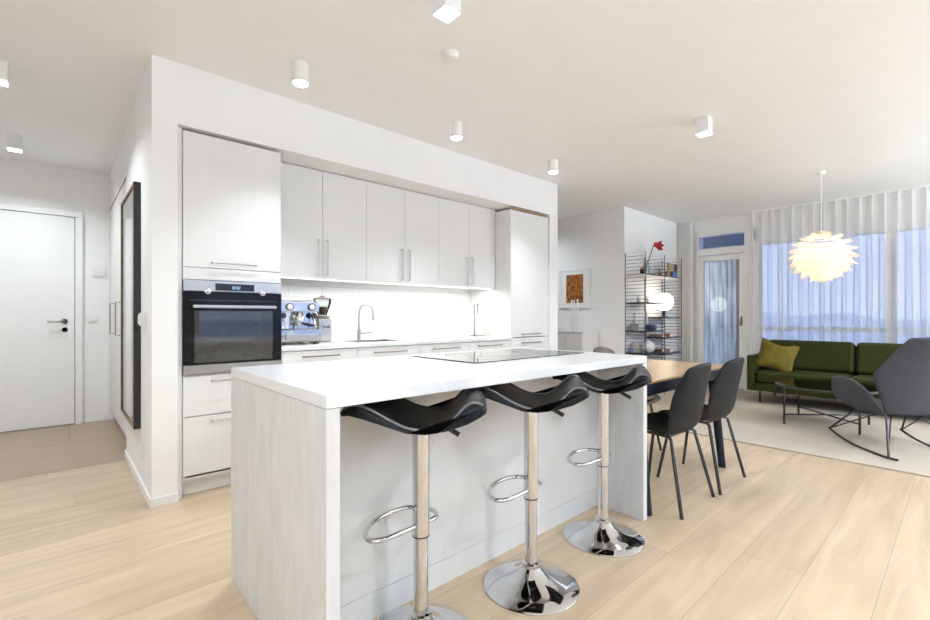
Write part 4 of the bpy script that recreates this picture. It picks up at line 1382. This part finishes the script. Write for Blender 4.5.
# third shelf
t = thing('picture_frame', 'pale grey frame propped behind the books on the third shelf', 'frame', (6.28, 3.16, 0.936))
link('frame_board', MB().box(6.21, 3.205, 0.936, 6.35, 3.22, 1.195, 0.002), M['cabgrey'], t)
link('frame_picture', MB().box(6.225, 3.202, 0.955, 6.335, 3.207, 1.18), M['paper'], t)
t = thing('small_box', 'narrow white box standing upright on the third shelf', 'box', (6.35, 3.11, 0.936))
link('box_body', MB().box(6.325, 3.09, 0.936, 6.367, 3.125, 1.19, 0.003), M['whiteplastic'], t)
link('box_lid', MB().box(6.323, 3.088, 1.191, 6.369, 3.127, 1.20, 0.001), M['paper'], t)
for k, (c_, dx, dz, lab) in enumerate((((0.34, 0.33, 0.31), .16, .030, 'grey book at the bottom of the stack on the third shelf'), ((0.45, 0.43, 0.40), .15, .028, 'pale grey book in the middle of the third shelf stack'), ((0.26, 0.25, 0.24), .14, .030, 'dark grey book on top of the third shelf stack'))):
    bk('flat_book', lab, 'book', 6.04, 3.07, 0.936 + (0, .0305, .0590)[k], dx, .13, dz, c_, 'flat books on the third shelf')
t = thing('blanket_roll', 'rolled navy blue cloth on the third shelf', 'blanket', (6.28, 3.01, 0.936))
link('roll', MB().cyl((6.19, 3.01, 0.982), (6.37, 3.01, 0.982), 0.045, None, 24), pm('navy_cloth', (0.05, 0.06, 0.14), 0.9, var=0.2, scale=50), t)
link('tie', MB().lathe([(0.0465, -.006), (0.0465, .006)], (6.33, 3.01, 0.982), 24, 'x'), M['tan'], t)
# fourth shelf, right
bk('flat_book', 'thin grey book lying left on the shelf under the globe lamp', 'book', 6.60, 2.99, 0.831, .11, .22, .022, (0.40, 0.36, 0.33), 'books under the globe lamp')
bk('flat_book', 'orange book lying right on the shelf under the globe lamp', 'book', 6.81, 2.97, 0.831, .14, .08, .05, (0.60, 0.19, 0.06), 'books under the globe lamp')
bk('flat_book', 'dark red thin book on the grey book under the globe lamp', 'book', 6.61, 3.0, 0.8535, .10, .19, .014, (0.40, 0.15, 0.09), 'books under the globe lamp')
# bottom shelves
t = thing('pumpkin_vase', 'round ribbed white vase on the bottom shelf', 'vase', (6.24, 3.02, 0.62))
b = MB()
rings = []
for i in range(13):
    th = PI * (0.06 + 0.80 * i / 12)
    pts = []
    for k in range(64):
        a = 2 * PI * k / 64
        r = 0.085 * math.sin(PI - th + .0) * (1 + 0.035 * abs(math.cos(6 * a)))
        pts.append((6.24 + r * math.cos(a), 3.02 + r * math.sin(a), 0.7045 - 0.085 * math.cos(th)))
    rings.append(b.ring(pts))
for p, q in zip(rings, rings[1:]):
    b.bridge(p, q)
b.cap(rings[0], True)
link('vase_body', b, M['porcelain'], t)
link('vase_neck', MB().lathe([(0.038, 0.0), (0.030, 0.010), (0.034, 0.024), (0.029, 0.024), (0.025, 0.01)], (6.24, 3.02, 0.778), 28), M['porcelain'], t)
bk('storage_box', 'blue grey box at the left end of the bottom shelf', 'box', 6.02, 3.13, 0.621, .07, .09, .07, (0.20, 0.25, 0.36))
bk('storage_box', 'cream box beside the round white vase', 'box', 6.12, 3.12, 0.621, .12, .10, .14, (0.58, 0.53, 0.45))
bk('wooden_box', 'brown wooden box on the low deep shelf', 'box', 6.62, 3.0, 0.601, .10, .13, .055, (0.30, 0.13, 0.045))
bk('storage_box', 'pale pink box next to the brown box on the low shelf', 'box', 6.81, 2.97, 0.601, .12, .11, .05, (0.50, 0.35, 0.29))

# ------------------------------------------------------------------ passage: picture, cabinet, candlesticks
t = thing('framed_picture', 'orange brown abstract print in a white frame on the passage wall', 'picture', (5.97, 4.07, 1.27))
f = MB()
f.box(5.955, 3.80, 1.27, 5.979, 3.825, 1.87, 0.002).box(5.955, 4.325, 1.27, 5.979, 4.35, 1.87, 0.002)
f.box(5.955, 3.825, 1.27, 5.979, 4.325, 1.295, 0.002).box(5.955, 3.825, 1.845, 5.979, 4.325, 1.87, 0.002)
link('frame', f, M['trim'], t)
link('mat_board', MB().box(5.966, 3.825, 1.295, 5.979, 4.325, 1.845), M['paper'], t)
m, n_, l_, out = new_mat('orange_abstract_print')
b_ = n_.new('ShaderNodeBsdfPrincipled')
tc = n_.new('ShaderNodeTexCoord')
vo = n_.new('ShaderNodeTexNoise')
vo.inputs['Scale'].default_value = 16
vo.inputs['Detail'].default_value = 5
rp = n_.new('ShaderNodeValToRGB')
for p_, c_ in ((0.30, (0.05, 0.02, 0.01)), (0.45, (0.24, 0.07, 0.012)), (0.58, (0.42, 0.15, 0.02)), (0.72, (0.30, 0.22, 0.10))):
    ee = rp.color_ramp.elements.new(p_)
    ee.color = c_ + (1,)
l_.new(tc.outputs['Object'], vo.inputs['Vector'])
l_.new(vo.outputs['Fac'], rp.inputs[0])
l_.new(rp.outputs[0], b_.inputs['Base Color'])
b_.inputs['Roughness'].default_value = 0.5
l_.new(b_.outputs[0], out.inputs[0])
link('print', MB().box(5.964, 3.917, 1.345, 5.967, 4.224, 1.785), m, t)

t = thing('side_cabinet', 'low white cabinet in the passage below the orange picture', 'cabinet', (5.75, 3.9, 0))
link('body', MB().box(5.572, 3.66, 0.06, 5.965, 4.25, 0.90, 0.003), M['cab'], t)
link('top_board', MB().box(5.55, 3.65, 0.901, 5.965, 4.26, 0.92, 0.003), M['cab'], t)
link('plinth', MB().box(5.60, 3.68, 0.0, 5.96, 4.24, 0.06), M['cabgrey'], t)
for a, bb in ((3.665, 3.953), (3.957, 4.245)):
    dr = link('door', MB().box(5.554, a, 0.065, 5.572, bb, 0.897, 0.002), M['cab'], t)
    link('knob', MB().sphere((5.548, 3.953 - .03 if a < 3.9 else 3.957 + .03, 0.6), 0.01, 1, 1, 1, 12, 8), M['steelwarm'], dr)
for y, h_, lab in ((3.885, .46, 'white candlestick furthest left on the white passage cabinet'), (3.845, .46, 'white candlestick in the middle of the three on the passage cabinet'), (3.785, .47, 'white candlestick furthest right on the white passage cabinet')):
    q = thing('candlestick', lab, 'candlestick', (5.62, y, .9205), 'white candlesticks in the passage')
    link('stick', MB().lathe([(0.019, 0), (0.017, 0.01), (0.012, 0.02), (0.010, h_ * .5), (0.015, h_ * .52)], (5.62, y, .9205), 20), M['porcelain'], q)
    link('candle', MB().lathe([(0.012, h_ * .52), (0.011, h_ - .01), (0.004, h_)], (5.62, y, .9205), 16), M['paper'], q)
